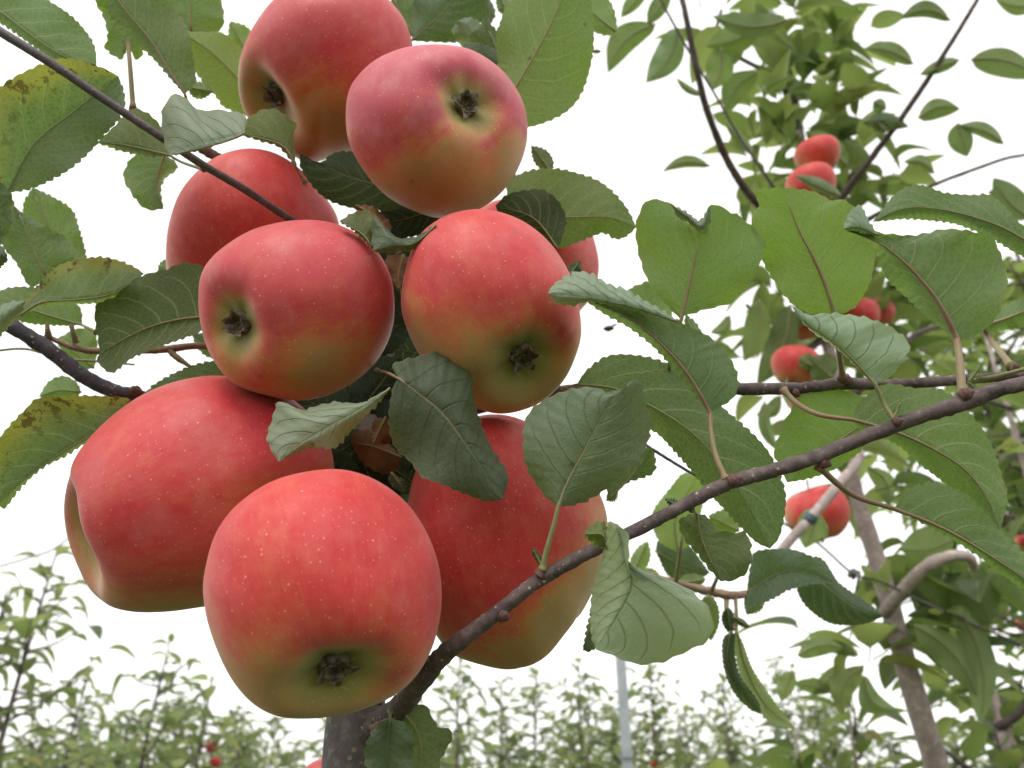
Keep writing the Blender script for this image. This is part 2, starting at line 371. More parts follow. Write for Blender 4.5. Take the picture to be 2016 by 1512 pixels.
def apple(c, d, Rpx, axis, label, outline=None, hgt=0.90, basin=0.30, bw=0.40, taper=0.10, blush=(0, 0.85, 0.5), bias=0.0, calyx=1.0, seed=0,
          lobes=0.035, res=(72, 112), group=None, parent=None, stem=True, green=1.0, twist=0.0, gw=None, pink=0.0, far=0.0):
    rnd = random.Random(seed)
    Rw = Rpx*d/FPX
    ax = np.array(axis, float); ax /= np.linalg.norm(ax)
    zc = RGT*ax[0]+UPV*ax[1]-FWD*ax[2]                       # towards the calyx
    x0 = np.cross(zc, [0.21, 0.35, 0.9]); x0 /= np.linalg.norm(x0); y0 = np.cross(zc, x0)
    nf, nt = res
    f = (np.linspace(0, 1, nf)**1.0)*math.pi
    V = []; uv = []; lat = []
    seedv = Vector((seed*3.7, seed*1.3, seed*2.1))
    for i, fi in enumerate(f):
        rho0 = math.sin(fi)**0.86 if 0 < i < nf-1 else 0.0
        z0 = math.cos(fi)
        for k in range(nt):
            th = 2*math.pi*k/nt + twist
            lob = lobes*math.cos(5*th+seed)*max(0, z0)**1.5 + 0.02*math.cos(2*th+seed*1.7)
            rho = rho0*(1+lob)*(1-taper*z0)
            z = hgt*z0*(1+0.6*lobes*math.cos(5*th+seed)*max(0, z0)**2)
            rb = rho/(bw*(1+0.10*math.sin(th+seed)))
            z -= basin*math.exp(-rb**2.4)*(z0 > 0) + 0.30*math.exp(-(rho/0.34)**2)*(z0 < 0)*-1
            if far and z0 > 0:
                dv = (math.cos(th)*x0+math.sin(th)*y0); z += far*max(-1, min(1, dv@FWD+.2*(dv@UPV)))*min(1, rho*1.6)*z0**.5
            q = Vector((rho*math.cos(th), rho*math.sin(th), z))
            nn = 1+0.045*noise.noise(q*0.9+seedv)+0.012*noise.noise(q*2.6+seedv)
            q = q*nn
            V.append(q); uv.append((k/nt, i/(nf-1))); lat.append(rho*.40/bw*(1.0 if gw is None else gw) if z0 > 0 else 1.5)
    V = np.array([list(q) for q in V])*Rw
    C = P(c[0], c[1], d)
    Wd = V[:, 0:1]*x0+V[:, 1:2]*y0+V[:, 2:3]*zc
    fit = None
    if outline is not None:                                  # grow the fruit unevenly to its own outline
        nb = 90; tgt = circ_smooth(radial(outline, c, nb), 1.2)
        g = (np.arange(nb)+0.5)/nb*2*math.pi-math.pi
        for it in range(3):
            A = C+Wd-CAM
            dep = A@FWD; px = (A@RGT)/dep*FPX+1008; py = 756-(A@UPV)/dep*FPX
            dx, dy = px-c[0], py-c[1]; th = np.arctan2(dy, dx); r = np.hypot(dx, dy)
            b = ((th+math.pi)/(2*math.pi)*nb).astype(int) % nb
            rm = np.zeros(nb); np.maximum.at(rm, b, r); rm = circ_smooth(rm, 1.2)
            ratio = tgt/rm
            k = np.interp(th, np.concatenate([g-2*math.pi, g, g+2*math.pi]), np.tile(ratio, 3))
            lx = Wd@RGT; ly = Wd@UPV; lz = Wd@FWD
            kk = 1+(k-1)*np.clip(r/np.interp(th, np.concatenate([g-2*math.pi, g, g+2*math.pi]), np.tile(rm, 3)), 0, 1)**0.7
            Wd = (lx*kk)[:, None]*RGT+(ly*kk)[:, None]*UPV+(lz)[:, None]*FWD
    lat = np.array(lat)
    # pigment: red where the fruit has hung in the light, yellow-green below and round the eye
    bv = np.array(blush, float); bv /= np.linalg.norm(bv); bw_ = RGT*bv[0]+UPV*bv[1]-FWD*bv[2]
    dirn = Wd/(np.linalg.norm(Wd, axis=1)[:, None]+1e-9)
    nz_ = np.array([noise.noise(Vector(q)*1.6+seedv) for q in dirn])
    s = np.clip((dirn@bw_+0.42*nz_+0.82+bias)/1.52, 0, 1); bl = s*s*(3-2*s)*0.98
    ec = 1-np.clip((lat-0.16)/0.36, 0, 1); ec = ec*ec*(3-2*ec)*green
    bl = bl*(1-0.78*ec); gr = np.clip(ec*0.9+0.15*nz_*ec, 0, 0.85)
    F = []
    for i in range(nf-1):
        for k in range(nt):
            k2 = (k+1) % nt; F.append((i*nt+k, (i+1)*nt+k, (i+1)*nt+k2, i*nt+k2))
    o = mesh_obj('apple', C+Wd, F, M_APPLE, parent, origin=C, uv=uv, attrs={'blush': bl, 'green': gr, 'lat': lat},
                 label=label, cat='apple' if parent is None else None, group=group)
    o['pink'] = float(pink)
    bottom = C+Wd[:nt].mean(axis=0)
    if calyx: make_calyx(o, bottom+zc*0.0009, zc, x0, y0, 0.0055*calyx*Rw/0.037, seed)
    if stem:
        topp = C+Wd[-nt:].mean(axis=0)
        pts = [topp+zc*0.002, topp-zc*Rw*0.25+x0*0.001, topp-zc*Rw*0.52+x0*Rw*0.1]
        Vt, Ft, ut = tube_mesh(spline(np.array(pts), 10), [Rw*0.035, Rw*0.028, Rw*0.04], 8, 0.2)
        mesh_obj('stalk', Vt, Ft, M_SPUR, o, uv=ut)
    APPLES.append((C, Rw)); return o
def make_calyx(par, pos, zc, x0, y0, r, seed):
    rnd = random.Random(seed+5)
    # dried floral cup with a rim and a hollow
    prof = [(0.0, -0.15), (0.35, -0.12), (0.55, 0.10), (0.66, 0.35), (0.74, 0.40), (0.80, 0.25), (0.86, -0.15)]
    V = []; nt = 20
    for (a, h) in prof:
        for k in range(nt):
            th = 2*math.pi*k/nt; w = a*(1+0.12*rnd.uniform(-1, 1))
            V.append(pos+r*(w*math.cos(th)*x0+w*math.sin(th)*y0+(h+0.08*rnd.uniform(-1, 1))*zc))
    F = [(i*nt+k, i*nt+(k+1) % nt, (i+1)*nt+(k+1) % nt, (i+1)*nt+k) for i in range(len(prof)-1) for k in range(nt)]
    cal = mesh_obj('calyx', V, F, M_SEPAL, par, origin=pos)
    for j in range(5):                                        # five withered sepals curling outwards
        th = 2*math.pi*j/5+rnd.uniform(-0.25, 0.25)+seed
        er = math.cos(th)*x0+math.sin(th)*y0; et = np.cross(zc, er)
        L = r*rnd.uniform(0.9, 1.35); wd = r*0.42; tw = rnd.uniform(-0.5, 0.5); out = rnd.uniform(0.3, 0.95)
        V = []; n = 7
        for i in range(n):
            u = i/(n-1)
            ctr = pos+er*(r*0.60+L*u*out*0.75)+zc*(r*0.22+L*(0.60*u-0.45*u*u*out))+et*tw*r*0.6*u*u
            hw = wd*(1-u)**0.75*(1+0.15*rnd.uniform(-1, 1))+0.0001
            for s in (-1, 0, 1):
                V.append(ctr+et*s*hw+(er*-0.25+zc*0.3)*abs(s)*hw)
        V2 = [np.array(v)-er*0.00018 for v in V]
        F = []; m = n*3
        for i in range(n-1):
            for s in (0, 1):
                a = i*3+s; F.append((a, a+1, a+4, a+3)); F.append((m+a, m+a+3, m+a+4, m+a+1))
            F.append((i*3, i*3+3, m+i*3+3, m+i*3)); F.append((i*3+2, m+i*3+2, m+i*3+5, i*3+5))
        mesh_obj('sepal', V+V2, F, M_SEPAL, cal)
G1 = 'apples hanging in the near cluster'
apple((640, 135), .386, 172, (-.66, -.58, .50), 'pink-red apple at the very top of the cluster, cut by the photo edge',
      [(468,150),(480,90),(520,20),(570,-25),(640,-45),(720,-35),(780,15),(808,70),(815,140),(790,220),(745,280),(695,303),(650,312),(615,321),(580,309),(545,280),(500,248),(475,205)],
      basin=.26, bw=.34, lobes=.01, seed=1, pink=.4, group=G1, blush=(.1, .75, .5), bias=.02)
apple((858, 257), .332, 176, (.50, .10, .82), 'dusky pink apple upper right in the cluster with its eye facing the viewer',
      [(680,230),(690,170),(735,120),(790,95),(850,87),(920,95),(980,130),(1020,180),(1037,230),(1035,290),(1010,350),(970,395),(920,422),(870,430),(820,418),(760,385),(715,335),(688,285)],
      basin=.22, bw=.34, lobes=.02, seed=2, pink=.9, group=G1, blush=(-.1, .85, .4), bias=.08, green=.9)
apple((490, 460), .392, 165, (.25, -.8, .45), 'dull orange-red apple crossed by a thin grey twig, behind the others on the left',
      [(326,490),(335,430),(360,370),(410,318),(460,296),(510,293),(560,310),(610,350),(650,400),(668,440),(672,520),(640,590),(560,630),(450,630),(360,600),(330,550)],
      seed=3, group=G1, blush=(.1, .5, .8), bias=-.08)
apple((583, 610), .312, 186, (-.50, -.24, .80), 'pinkish red round apple in the middle left of the cluster, eye towards lower left',
      [(390,580),(400,530),(440,485),(510,447),(600,432),(670,443),(730,480),(768,540),(777,610),(765,670),(730,725),(670,768),(600,788),(530,780),(460,755),(415,700),(395,640)],
      basin=.20, bw=.32, lobes=.02, seed=4, pink=.4, group=G1, blush=(-.1, .8, .45), bias=.08)
apple((968, 612), .306, 190, (.38, -.58, .66), 'bright red apple in the middle right of the cluster, eye low on it',
      [(960,412),(1010,425),(1060,455),(1100,500),(1130,560),(1145,640),(1138,690),(1110,750),(1060,795),(985,815),(920,795),(860,745),(815,680),(790,610),(795,540),(820,470),(870,428),(920,413)],
      basin=.22, bw=.34, lobes=.02, seed=5, pink=.1, group=G1, blush=(.15, .85, .4), bias=.0)
apple((1045, 490), .445, 150, (.3, -.9, -.2), 'apple mostly hidden behind the bright red one, only its pink right edge showing',
      [(1040,385),(1100,390),(1150,425),(1175,490),(1178,540),(1160,590),(1100,650),(1000,640),(920,560),(910,450),(960,400)],
      seed=6, group=G1, bias=.4, res=(48, 72))
apple((385, 975), .326, 240, (-.84, -.24, .50), 'large dark red apple far left with a deep olive hollow round its eye',
      [(125,1000),(135,940),(160,880),(230,810),(310,763),(400,740),(480,745),(570,780),(640,850),(660,950),(640,1050),(570,1140),(480,1180),(400,1195),(300,1208),(230,1200),(180,1165),(150,1110),(133,1060)],
      hgt=1.02, basin=.36, bw=.40, taper=.04, gw=1.15, lobes=.010, far=.06, pink=.15, seed=7, group=G1, blush=(-.15, .85, .35), bias=.16, calyx=.7)
apple((635, 1170), .256, 238, (.30, -.60, .74), 'biggest light red apple at the bottom front of the cluster, speckled with pale dots',
      [(402,1130),(420,1060),(460,1000),(530,950),(610,927),(680,925),(750,950),(810,1000),(850,1070),(868,1140),(866,1220),(840,1300),(790,1360),(720,1395),(650,1412),(580,1416),(530,1405),(480,1370),(440,1310),(410,1230),(400,1170)],
      basin=.26, bw=.34, lobes=.02, seed=8, group=G1, blush=(.25, .85, .4), bias=.0, res=(96, 144))
apple((1000, 1070), .332, 220, (.30, -.95, .02), 'orange and red lumpy apple at lower right of the cluster, crossed by the dark branch',
      [(800,1020),(815,930),(860,860),(930,822),(1000,817),(1080,850),(1140,900),(1180,970),(1197,1030),(1190,1100),(1163,1175),(1125,1235),(1080,1290),(1040,1313),(1005,1318),(950,1310),(880,1280),(830,1200),(805,1110)],
      hgt=1.0, seed=9, group=G1, blush=(-.45, .55, .5), bias=-.20, calyx=0, basin=.15, res=(84, 120))
apple((655, 1566), .40, 75, (0, -1, .1), 'sliver of a red apple showing at the bottom edge beside the trunk', stem=False, calyx=0, seed=10, group=G1, res=(36, 54))

# ------------------------------------------------------------------ the near tree
tb = P(690, 1530, .31)
TREE = empty('apple_tree', (tb[0], tb[1]-.02, 0.0), 'near apple tree with grey trunk, serrated leaves and the big cluster of red apples', 'apple tree')
def add_trunk():
    base = np.array([tb[0]+.01, tb[1]-.03, -0.05])
    up = [P(*q) for q in ((690,1530,.31),(697,1400,.318),(705,1250,.335),(722,1000,.362),(745,700,.388),(775,430,.405),(830,330,.415),(850,260,.42))]
    pts = np.array([base, base*0.6+up[0]*0.4, *up])
    pp = spline3(pts, 110)
    z1 = up[0][2]; rad = [np.interp(q[2], [0, .5, z1, z1+.08, z1+.25], [.026, .017, .0118, .0100, .0060]) for q in pp]
    V, F, uv = tube_mesh(pp, rad, 20, .12, 2)
    mesh_obj('trunk', V, F, M_TRUNK, TREE, uv=uv)
def spline3(pts, n):
    p = np.array(pts, float); q = np.vstack([2*p[0]-p[1], p, 2*p[-1]-p[-2]]); out = []
    for i in range(len(p)-1):
        a, b, c, d = q[i:i+4]
        for t in np.linspace(0, 1, 12, endpoint=False):
            out.append(0.5*((2*b)+(-a+c)*t+(2*a-5*b+4*c-d)*t*t+(-a+3*b-3*c+d)*t**3))
    out.append(p[-1]); out = np.array(out)
    s = np.concatenate([[0], np.cumsum(np.linalg.norm(np.diff(out, axis=0), axis=1))]); u = np.linspace(0, s[-1], n)
    return np.stack([np.interp(u, s, out[:, k]) for k in range(3)], axis=1)
add_trunk()
limb('branch', [(705,1475,.318),(745,1425,.305),(785,1395,.290),(820,1350,.278),(870,1292,.270),(925,1248,.266),(1000,1190,.264),(1060,1143,.263),(1150,1092,.262),(1240,1050,.262),(1340,998,.262),(1430,953,.262),(1520,927,.262),(1610,898,.262),(1700,862,.261),(1765,836,.260),(1850,808,.259),(1900,792,.258),(1960,768,.257),(2040,748,.256),(2140,700,.256)],
     [48,46,40,36,30,28,27,27,26,26,27,29,27,28,28,28,28,34,28,28,28], M_BARK, TREE, sides=16, bump=.22, n=200, label='long dark speckled branch rising to the right')
limb('branch', [(760,900,.385),(900,820,.375),(1010,788,.365),(1125,768,.352),(1250,768,.345),(1380,768,.342),(1455,766,.340),(1540,765,.340),(1600,762,.340),(1660,755,.340),(1760,757,.340),(1900,747,.342),(2016,738,.345),(2100,730,.35)],
     [24,24,22,22,22,22,22,25,22,24,21,21,18,16], M_BARK, TREE, sides=14, bump=.22, n=150, label='second dark branch running level behind the first')
limb('branch', [(740,960,.375),(600,880,.375),(420,830,.372),(281,783,.368),(231,772,.366),(165,741,.364),(99,690,.362),(23,641,.360),(-60,585,.36)],
     [30,30,29,27,27,29,31,30,30], M_BARKL, TREE, sides=16, bump=.15, n=120, label='dark purple branch with pale dots at the left edge')
limb('branch', [(740,780,.385),(560,700,.38),(407,681,.372),(314,689,.370),(250,691,.369),(185,691,.368),(139,682,.368),(89,660,.368)],
     [14,14,13,14,14,15,14,9], M_SPUR, TREE, sides=10, bump=.3, n=80)
limb('twig', [(720,520,.37),(575,434,.348),(480,372,.330),(400,325,.322),(320,272,.316),(200,192,.308),(100,124,.303),(0,62,.300),(-90,6,.298)],
     [13,15,15,16,16,17,18,19,20], M_TWIG, TREE, sides=12, bump=.06, n=110, label='thin smooth grey twig slanting across the upper left')
limb('twig', [(540,390,.40),(440,318,.385),(385,285,.38),(340,262,.38)], [20,22,20,16], M_BARK, TREE)
limb('twig', [(150,675,.368),(144,655,.366),(140,640,.366)], [13,10,8], M_PETR, TREE)
limb('twig', [(97,668,.368),(94,652,.366),(93,640,.366)], [14,11,8], M_PETR, TREE)
limb('twig', [(335,690,.37),(346,702,.369),(375,722,.368)], [13,12,6], M_PETR, TREE)
limb('twig', [(-20,692,.40),(50,687,.40),(120,705,.40),(200,712,.40),(265,718,.40)], [5,5,5,5,4], M_PET, TREE)
limb('twig', [(1255,865,.36),(1290,888,.36),(1352,926,.36),(1400,950,.36)], [6,6,6,5], M_TWIG, TREE)
limb('twig', [(735,1432,.300),(762,1420,.291),(790,1398,.284),(797,1390,.282)], [18,15,12,8], M_SPUR, TREE)
limb('twig', [(1905,752,.345),(1950,744,.33),(2016,727,.32),(2060,715,.32)], [12,9,8,8], M_PET, TREE)
def bud(x, y, d, dx, dy, s, mat=None):
    a = P(x, y, d); b = P(x+dx, y+dy, d-.001)
    V, F, uv = tube_mesh(spline3([a, a*.6+b*.4, b], 10), [s*.6*d/FPX, s*.75*d/FPX, s*.5*d/FPX, s*.06*d/FPX], 8, .3)
    mesh_obj('bud', V, F, mat or M_BUD, TREE, uv=uv)
for q in ((1436,950,.260,26,-12,20),(1890,782,.257,28,-14,20),(1758,832,.259,20,-6,16),(1660,748,.339,22,6,18),(985,1208,.263,18,12,20),
          (1062,1132,.262,8,-10,18),(1612,908,.262,26,8,20),(260,768,.364,22,6,16),(770,1402,.288,22,-6,18),(1992,722,.34,18,4,14),(1560,772,.338,16,8,14)): bud(*q)

# ------------------------------------------------------------------ leaves of the near tree
def leaf(mid, A, B, d, side, dA=.006, dB=.006, yellow=0, pale=0, dark=0, bright=0, zone=None, pet=None, petw=(8, 5), petm=None, label=None, mat=None, wave=1.7, arch=.0, parent=None, ns=9):
    """mid: midrib in photo pixels from the stalk end to the tip; A/B: the margin left/right of it; d: depth (or one per end);
       side: which face looks at the camera ('t' upper, 'u' under); dA/dB: how far each half bends back"""
    parent = parent or TREE
    d0, d1 = d if isinstance(d, tuple) else (d, d)
    midp = [(x, y) for x, y in mid]
    ln = np.sum(np.hypot(*np.diff(np.array(midp, float), axis=0).T))
    Lm = ln*(d0+d1)/2/FPX
    teeth = max(8, int(Lm/.0029)); nt = min(teeth*4, 140)+1
    m = spline(midp, nt)
    out = {}
    u = np.linspace(0, 1, nt)
    rs = random.Random(int(mid[0][0]*7+mid[0][1]*3))
    dep = d0+(d1-d0)*u - arch*np.sin(math.pi*u)
    for key, E, dd in (('A', A, dA), ('B', B, dB)):
        e = spline([midp[0], *E, midp[-1]], nt)
        # rounded teeth that lean towards the tip
        f = (u*teeth+rs.random()) % 1.0
        th = np.where(f < .72, (f/.72)**.7, ((1-f)/.28)**1.1)
        amp = .0013*FPX/((d0+d1)/2)*np.clip(np.sin(math.pi*u)*3, 0, 1)*(0.7+.3*np.sin(u*37+rs.random()*6))
        dv = np.gradient(e, axis=0); dv /= np.linalg.norm(dv, axis=1)[:, None]+1e-9
        nrm = np.stack([dv[:, 1], -dv[:, 0]], 1)
        sgn = 1 if key == 'A' else -1
        e = e + nrm*sgn*(th*amp)[:, None] - nrm*sgn*(amp*.45)[:, None]
        out[key] = (e, dd)
    svals = np.linspace(-1, 1, 2*ns+1)
    G = np.zeros((nt, 2*ns+1, 3)); uv = []; zn = []
    w1, w2, w3 = rs.random()*6, rs.random()*6, rs.uniform(2, 3.5)
    env = np.sin(math.pi*np.clip(u, 0, 1))**.6
    for j, s in enumerate(svals):
        e, dd = out['A'] if s < 0 else out['B']
        a = abs(s)
        # margins of the blade sweep forward from the midrib
        q = m*(1-a)+e*a
        dz = dep+dd*env*a**1.6+.0016*wave*np.sin(u*w3*6+(w1 if s < 0 else w2))*a**2.2*env
        for i in range(nt): G[i, j] = P(q[i, 0], q[i, 1], dz[i])
    # sunken veins, blade quilted between them
    Tu = np.gradient(G, axis=0); Ts = np.gradient(G, axis=1)
    N = np.cross(Tu, Ts); N /= np.linalg.norm(N, axis=2)[..., None]+1e-12
    flip = -1.0 if side == 'u' else 1.0
    uu, sv = np.meshgrid(u, svals, indexing='ij'); aa = np.abs(sv)
    ph = (uu-.20*aa-.10*aa*aa)*7.5+np.sign(sv)*.23
    fr = np.abs((ph % 1)-.5)*2
    quilt = np.clip(fr, 0, 1)**.55*np.minimum(1, aa*5)*(1-aa**6)*env[:, None]
    # orientation: with A on the left of the walk base->tip the raw normal looks at the camera
    rel = G-CAM
    sc = min(1.0, Lm/.05)
    G = G + N*(quilt*.0008*sc*flip*NSIGN)[..., None]
    rib = np.exp(-(sv/.10)**2)*env[:, None]
    G = G - N*(rib*.0005*sc*flip*NSIGN)[..., None]
    V = G.reshape(-1, 3); w = 2*ns+1; F = []
    for i in range(nt-1):
        for j in range(w-1):
            a, b, c_, d_ = i*w+j, i*w+j+1, (i+1)*w+j+1, (i+1)*w+j
            F.append((a, b, c_, d_) if side == 't' else (a, d_, c_, b))
    for i in range(nt):
        for s in svals:
            uv.append((u[i], (s+1)/2))
            z = 0.0
            if zone:
                k, lo = zone
                t = -s if k == 'A' else (s if k == 'B' else abs(s))
                z = min(1, max(0, (t-lo)/(1-lo)*1.4))
            zn.append(z)
    o = mesh_obj('leaf', V, F, mat or M_LEAF, parent, uv=uv, attrs={'zone': zn}, label=label)
    for k, v_ in (('yellow', yellow), ('pale', pale), ('dark', dark), ('bright', bright)): o[k] = float(v_)
    # stalk running on as the midrib on the lower face
    back = .00035
    mr = G[:, ns]; nn = N[:, ns]*flip*NSIGN
    n_in = int(nt*.9); mp = mr[:n_in]-nn[:n_in]*back*(1-.6*u[:n_in])[:, None]
    pts = list(mp[::4]); rad = list(np.interp(np.linspace(0, 1, len(pts)), [0, 1], [petw[1]*.5*d0/FPX, .8*d0/FPX]))
    if pet:
        pp = [(mid[0][0], mid[0][1], d0)]+[(p_ if len(p_) == 3 else (*p_, d0)) for p_ in pet]
        pw = px_path(pp, 6*len(pp))[1:][::-1]
        rad = list(np.linspace(petw[0], petw[1], len(pw))*.5*d0/FPX)+rad
        if len(pw) > 3: rad[0] *= 1.7; rad[1] *= 1.3
        pts = list(pw)+pts
    V2, F2, uv2 = tube_mesh(np.array(pts), rad, 7)
    mesh_obj('petiole', V2, F2, petm or M_PET, o, uv=uv2)
    return o
NSIGN = -1.0
def sl(b, t, w, d, side='u', bend=0.0, fold=.25, **kw):
    """plain leaf from stalk end b to tip t, w pixels wide"""
    b = np.array(b, float); t = np.array(t, float); L = np.linalg.norm(t-b); v = (t-b)/L; n = np.array([v[1], -v[0]])
    c = lambda u: b+v*L*u+n*bend*L*math.sin(math.pi*u)
    mid = [tuple(c(u)) for u in (0, .33, .66, 1)]
    pr = ((.10, .55), (.28, .92), (.5, 1), (.72, .78), (.9, .33))
    A = [tuple(c(u)+n*w*.5*k*(1-fold*.5)) for u, k in pr]; B = [tuple(c(u)-n*w*.5*k*(1+fold*.5)) for u, k in pr]
    return leaf(mid, A, B, d, side, **kw)

# upper left
leaf([(-90,-40),(0,22),(70,75),(129,112),(190,131)], [(-20,-60),(93,0),(142,33),(175,70),(188,100)], [(-60,20),(0,46),(50,80),(105,118),(150,130)], .36, 'u', dB=.012)
leaf([(14,380),(66,284),(150,215),(233,150)], [(-25,330),(-45,240),(0,172),(76,129),(132,115),(198,132)], [(66,370),(132,337),(178,298),(198,274),(241,225),(245,185)], .322, 't', dA=-.012, dB=-.002, zone=('A', .2), pale=.05,
     label='large leaf yellowed and browned along its upper margin', pet=[(2,410),(-30,440)])
leaf([(252,84),(238,30),(205,-45)], [(240,116),(207,96),(212,76),(205,36),(188,0)], [(268,118),(281,99),(262,60),(240,0)], .37, 'u', bright=.5, pet=[(256,130,.365),(262,215,.36)], petw=(10,8), petm=M_PETR)
leaf([(364,185),(344,155),(298,80),(245,17),(215,-30)], [(340,160),(314,129),(284,99),(231,60),(212,15)], [(384,165),(384,140),(367,53),(337,10),(290,-35)], .345, 'u', dA=.014, pet=[(368,200),(372,225,.33)], petm=M_PETR)
leaf([(377,62),(372,0),(365,-60)], [(350,55),(330,10),(325,-30)], [(430,60),(441,35),(430,-10),(400,-50)], .40, 'u', bright=.3)
leaf([(505,200),(466,152),(427,112),(385,80),(349,63)], [(500,230),(443,212),(427,192),(387,145),(364,99)], [(520,160),(500,115),(476,96),(440,66),(390,54)], .43, 'u', yellow=.35, bright=.4)
sl((489,105), (453,42), 46, .46, 'u', bright=.8, yellow=.2)
sl((370,172), (420,180), 34, .42, 'u', bright=.4)
leaf([(482,262),(440,278),(397,290),(336,306)], [(450,272),(397,294)], [(483,228),(426,216),(393,218),(352,185),(327,202),(318,240),(326,290)], .296, 't', dB=.020, pale=.6)
leaf([(585,335),(562,291),(520,274),(474,266)], [(552,292),(510,277)], [(577,272),(582,243),(545,217),(515,217),(490,232),(470,252)], .318, 'u', yellow=.45, dark=.2, dB=.004, petm=M_PETR, pet=[(600,360,.36)])
leaf([(334,306),(280,293),(235,284),(190,281)], [(300,309),(245,299),(210,288)], [(325,270),(314,245),(288,222),(258,215),(222,252)], .335, 'u', dark=.1, yellow=.1, dA=.012, pet=[(360,320),(402,334,.323)], petw=(7,5))
leaf([(325,305),(316,330),(308,370),(322,412)], [(345,318),(347,335),(325,352),(317,375)], [(270,303),(243,341),(255,374),(284,410)], .385, 'u', dA=.015, pet=[(345,300,.383)])
leaf([(-30,500),(-10,430),(0,358)], [(-50,460),(-50,400)], [(5,480),(24,430),(26,395),(15,372)], .31, 't')
leaf([(-40,540),(0,505),(16,512)], [(-20,490),(4,484)], [(-10,535),(8,520)], .33, 't', dark=.5)
leaf([(160,530),(125,480),(89,430),(64,368)], [(120,520),(70,470),(45,410)], [(170,505),(155,446),(142,413),(109,390)], .41, 'u', bright=.25)
leaf([(93,545),(66,490),(45,435),(26,404)], [(60,565),(33,519),(5,480),(12,430)], [(147,508),(142,485),(122,463),(60,430)], .38, 'u', dark=.1)
leaf([(38,622),(85,594),(150,590),(222,578),(284,539)], [(50,595),(102,532),(142,514),(192,506),(231,512),(265,526)], [(83,604),(132,600),(185,597),(225,590),(250,555)], .335, 'u', zone=('A', .45), dB=.02, bright=.2)
leaf([(-60,680),(0,630),(50,592)], [(-30,610),(0,601),(25,594)], [(-20,675),(0,661),(33,628),(44,612)], .305, 't', pale=.6, dA=.01)
leaf([(162,640),(100,622),(40,604),(-30,600)], [(125,641),(60,637),(20,625)], [(157,605),(120,575),(66,566),(30,565),(0,573)], .375, 'u', bright=.2, pet=[(190,654,.37)])
leaf([(420,622),(347,631),(281,651),(202,694),(190,712)], [(400,650),(314,683),(260,705),(220,734)], [(425,560),(410,531),(367,517),(331,529),(281,542),(228,565),(225,585),(190,600),(188,640),(196,690)], .338, 'u', dark=.45, dA=-.012, dB=.008, petm=M_PETR,  # dark tints the blade for the shade it hangs in
     label='dull olive leaf folded along its rib against the middle apple')
sl((330,548), (333,506), 46, .40, 'u')
leaf([(185,725),(150,695),(110,668)], [(150,728),(126,700)], [(192,690),(185,650),(150,648)], .42, 'u', bright=.4)
leaf([(160,772),(120,768),(77,780)], [(140,790),(100,790)], [(150,752),(125,740),(95,752)], .42, 'u', bright=.3)
leaf([(262,797),(205,842),(132,885),(50,942),(-5,992)], [(230,835),(198,852),(132,896),(83,922),(40,962),(10,1000)], [(245,783),(152,779),(79,783),(50,806),(7,852),(-25,900),(-30,960)], .315, 'u', zone=('B', .25), dA=.015, dB=-.008,
     label='long yellowing leaf with dark brown blotches at the left edge', dark=.1)
leaf([(455,735),(380,748),(274,793)], [(420,775),(350,795)], [(430,712),(390,716),(344,734),(298,761)], .375, 'u', dark=.35)
sl((432,705), (378,655), 36, .39, 't', pale=.2)
# inside the cluster
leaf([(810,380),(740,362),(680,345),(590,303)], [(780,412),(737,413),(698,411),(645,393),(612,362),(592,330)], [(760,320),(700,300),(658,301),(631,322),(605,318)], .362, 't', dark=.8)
leaf([(858,442),(815,478),(770,481),(734,494)], [(850,465),(820,489),(780,498),(750,497)], [(846,449),(813,469),(767,467),(747,440),(731,427)], .288, 't', dB=.012, pale=.15, dark=.15)
leaf([(735,490),(712,460),(668,436)], [(712,468),(690,450)], [(733,455),(731,425),(721,413),(698,418),(680,428)], .296, 'u', yellow=.15, dA=.004)
leaf([(768,466),(738,425),(697,403)], [(745,450),(712,425)], [(768,440),(735,408)], .318, 'u', mat=M_DRY)
leaf([(880,400),(800,430),(730,440)], [(850,450),(780,470)], [(830,395),(770,400)], .375, 't', dark=1)  # blackened blade filling the shaded hollow, shade put into its pigment
leaf([(795,500),(785,535),(783,570)], [(806,515),(800,545)], [(762,505),(765,540)], .335, 'u', mat=M_DRY)
leaf([(768,764),(710,803),(640,842),(585,877),(549,909)], [(745,794),(715,824),(685,855),(659,882),(612,882),(576,896)], [(735,783),(712,797),(665,792),(630,797),(590,808),(550,791),(533,835),(526,858),(533,885)], .268, 't', pale=.8, dA=.004, dB=.012, yellow=.05,  # pale lightens the blade mostly to imitate skylight on it
     label='pale green curled leaf lying over the dark gap between apples')
leaf([(785,745),(817,769),(870,812),(913,868),(956,931),(990,984)], [(773,718),(817,704),(870,693),(923,730),(931,776),(946,832),(970,885),(1000,935)], [(774,763),(766,812),(768,852),(781,885),(807,908),(831,938),(864,951),(913,971),(956,986)], (.268,.262), 't', dark=.35, dA=.020, dB=.0,
     pet=[(765,735,.29),(742,728,.32)], petw=(7,6), petm=M_PETR, label='dark green leaf hanging in the middle of the cluster')
leaf([(760,820),(745,850),(735,875)], [(775,845),(768,872)], [(735,830),(732,860)], .31, 'u', mat=M_DRY)
leaf([(790,900),(740,880),(690,870)], [(770,935),(715,912)], [(740,850),(700,850)], .335, 'u', mat=M_DRY, dark=1)
leaf([(770,930),(785,950),(797,968)], [(795,945),(800,955)], [(765,945),(778,962)], .29, 't', dark=.3)
leaf([(850,700),(760,690),(700,740)], [(800,780),(730,770)], [(800,640),(730,680)], .40, 't', dark=1)  # this and the next three: near-black blades added as painted deep shade
leaf([(860,800),(760,780),(680,800)], [(800,900),(720,880)], [(800,720),(700,740)], .41, 't', dark=1)
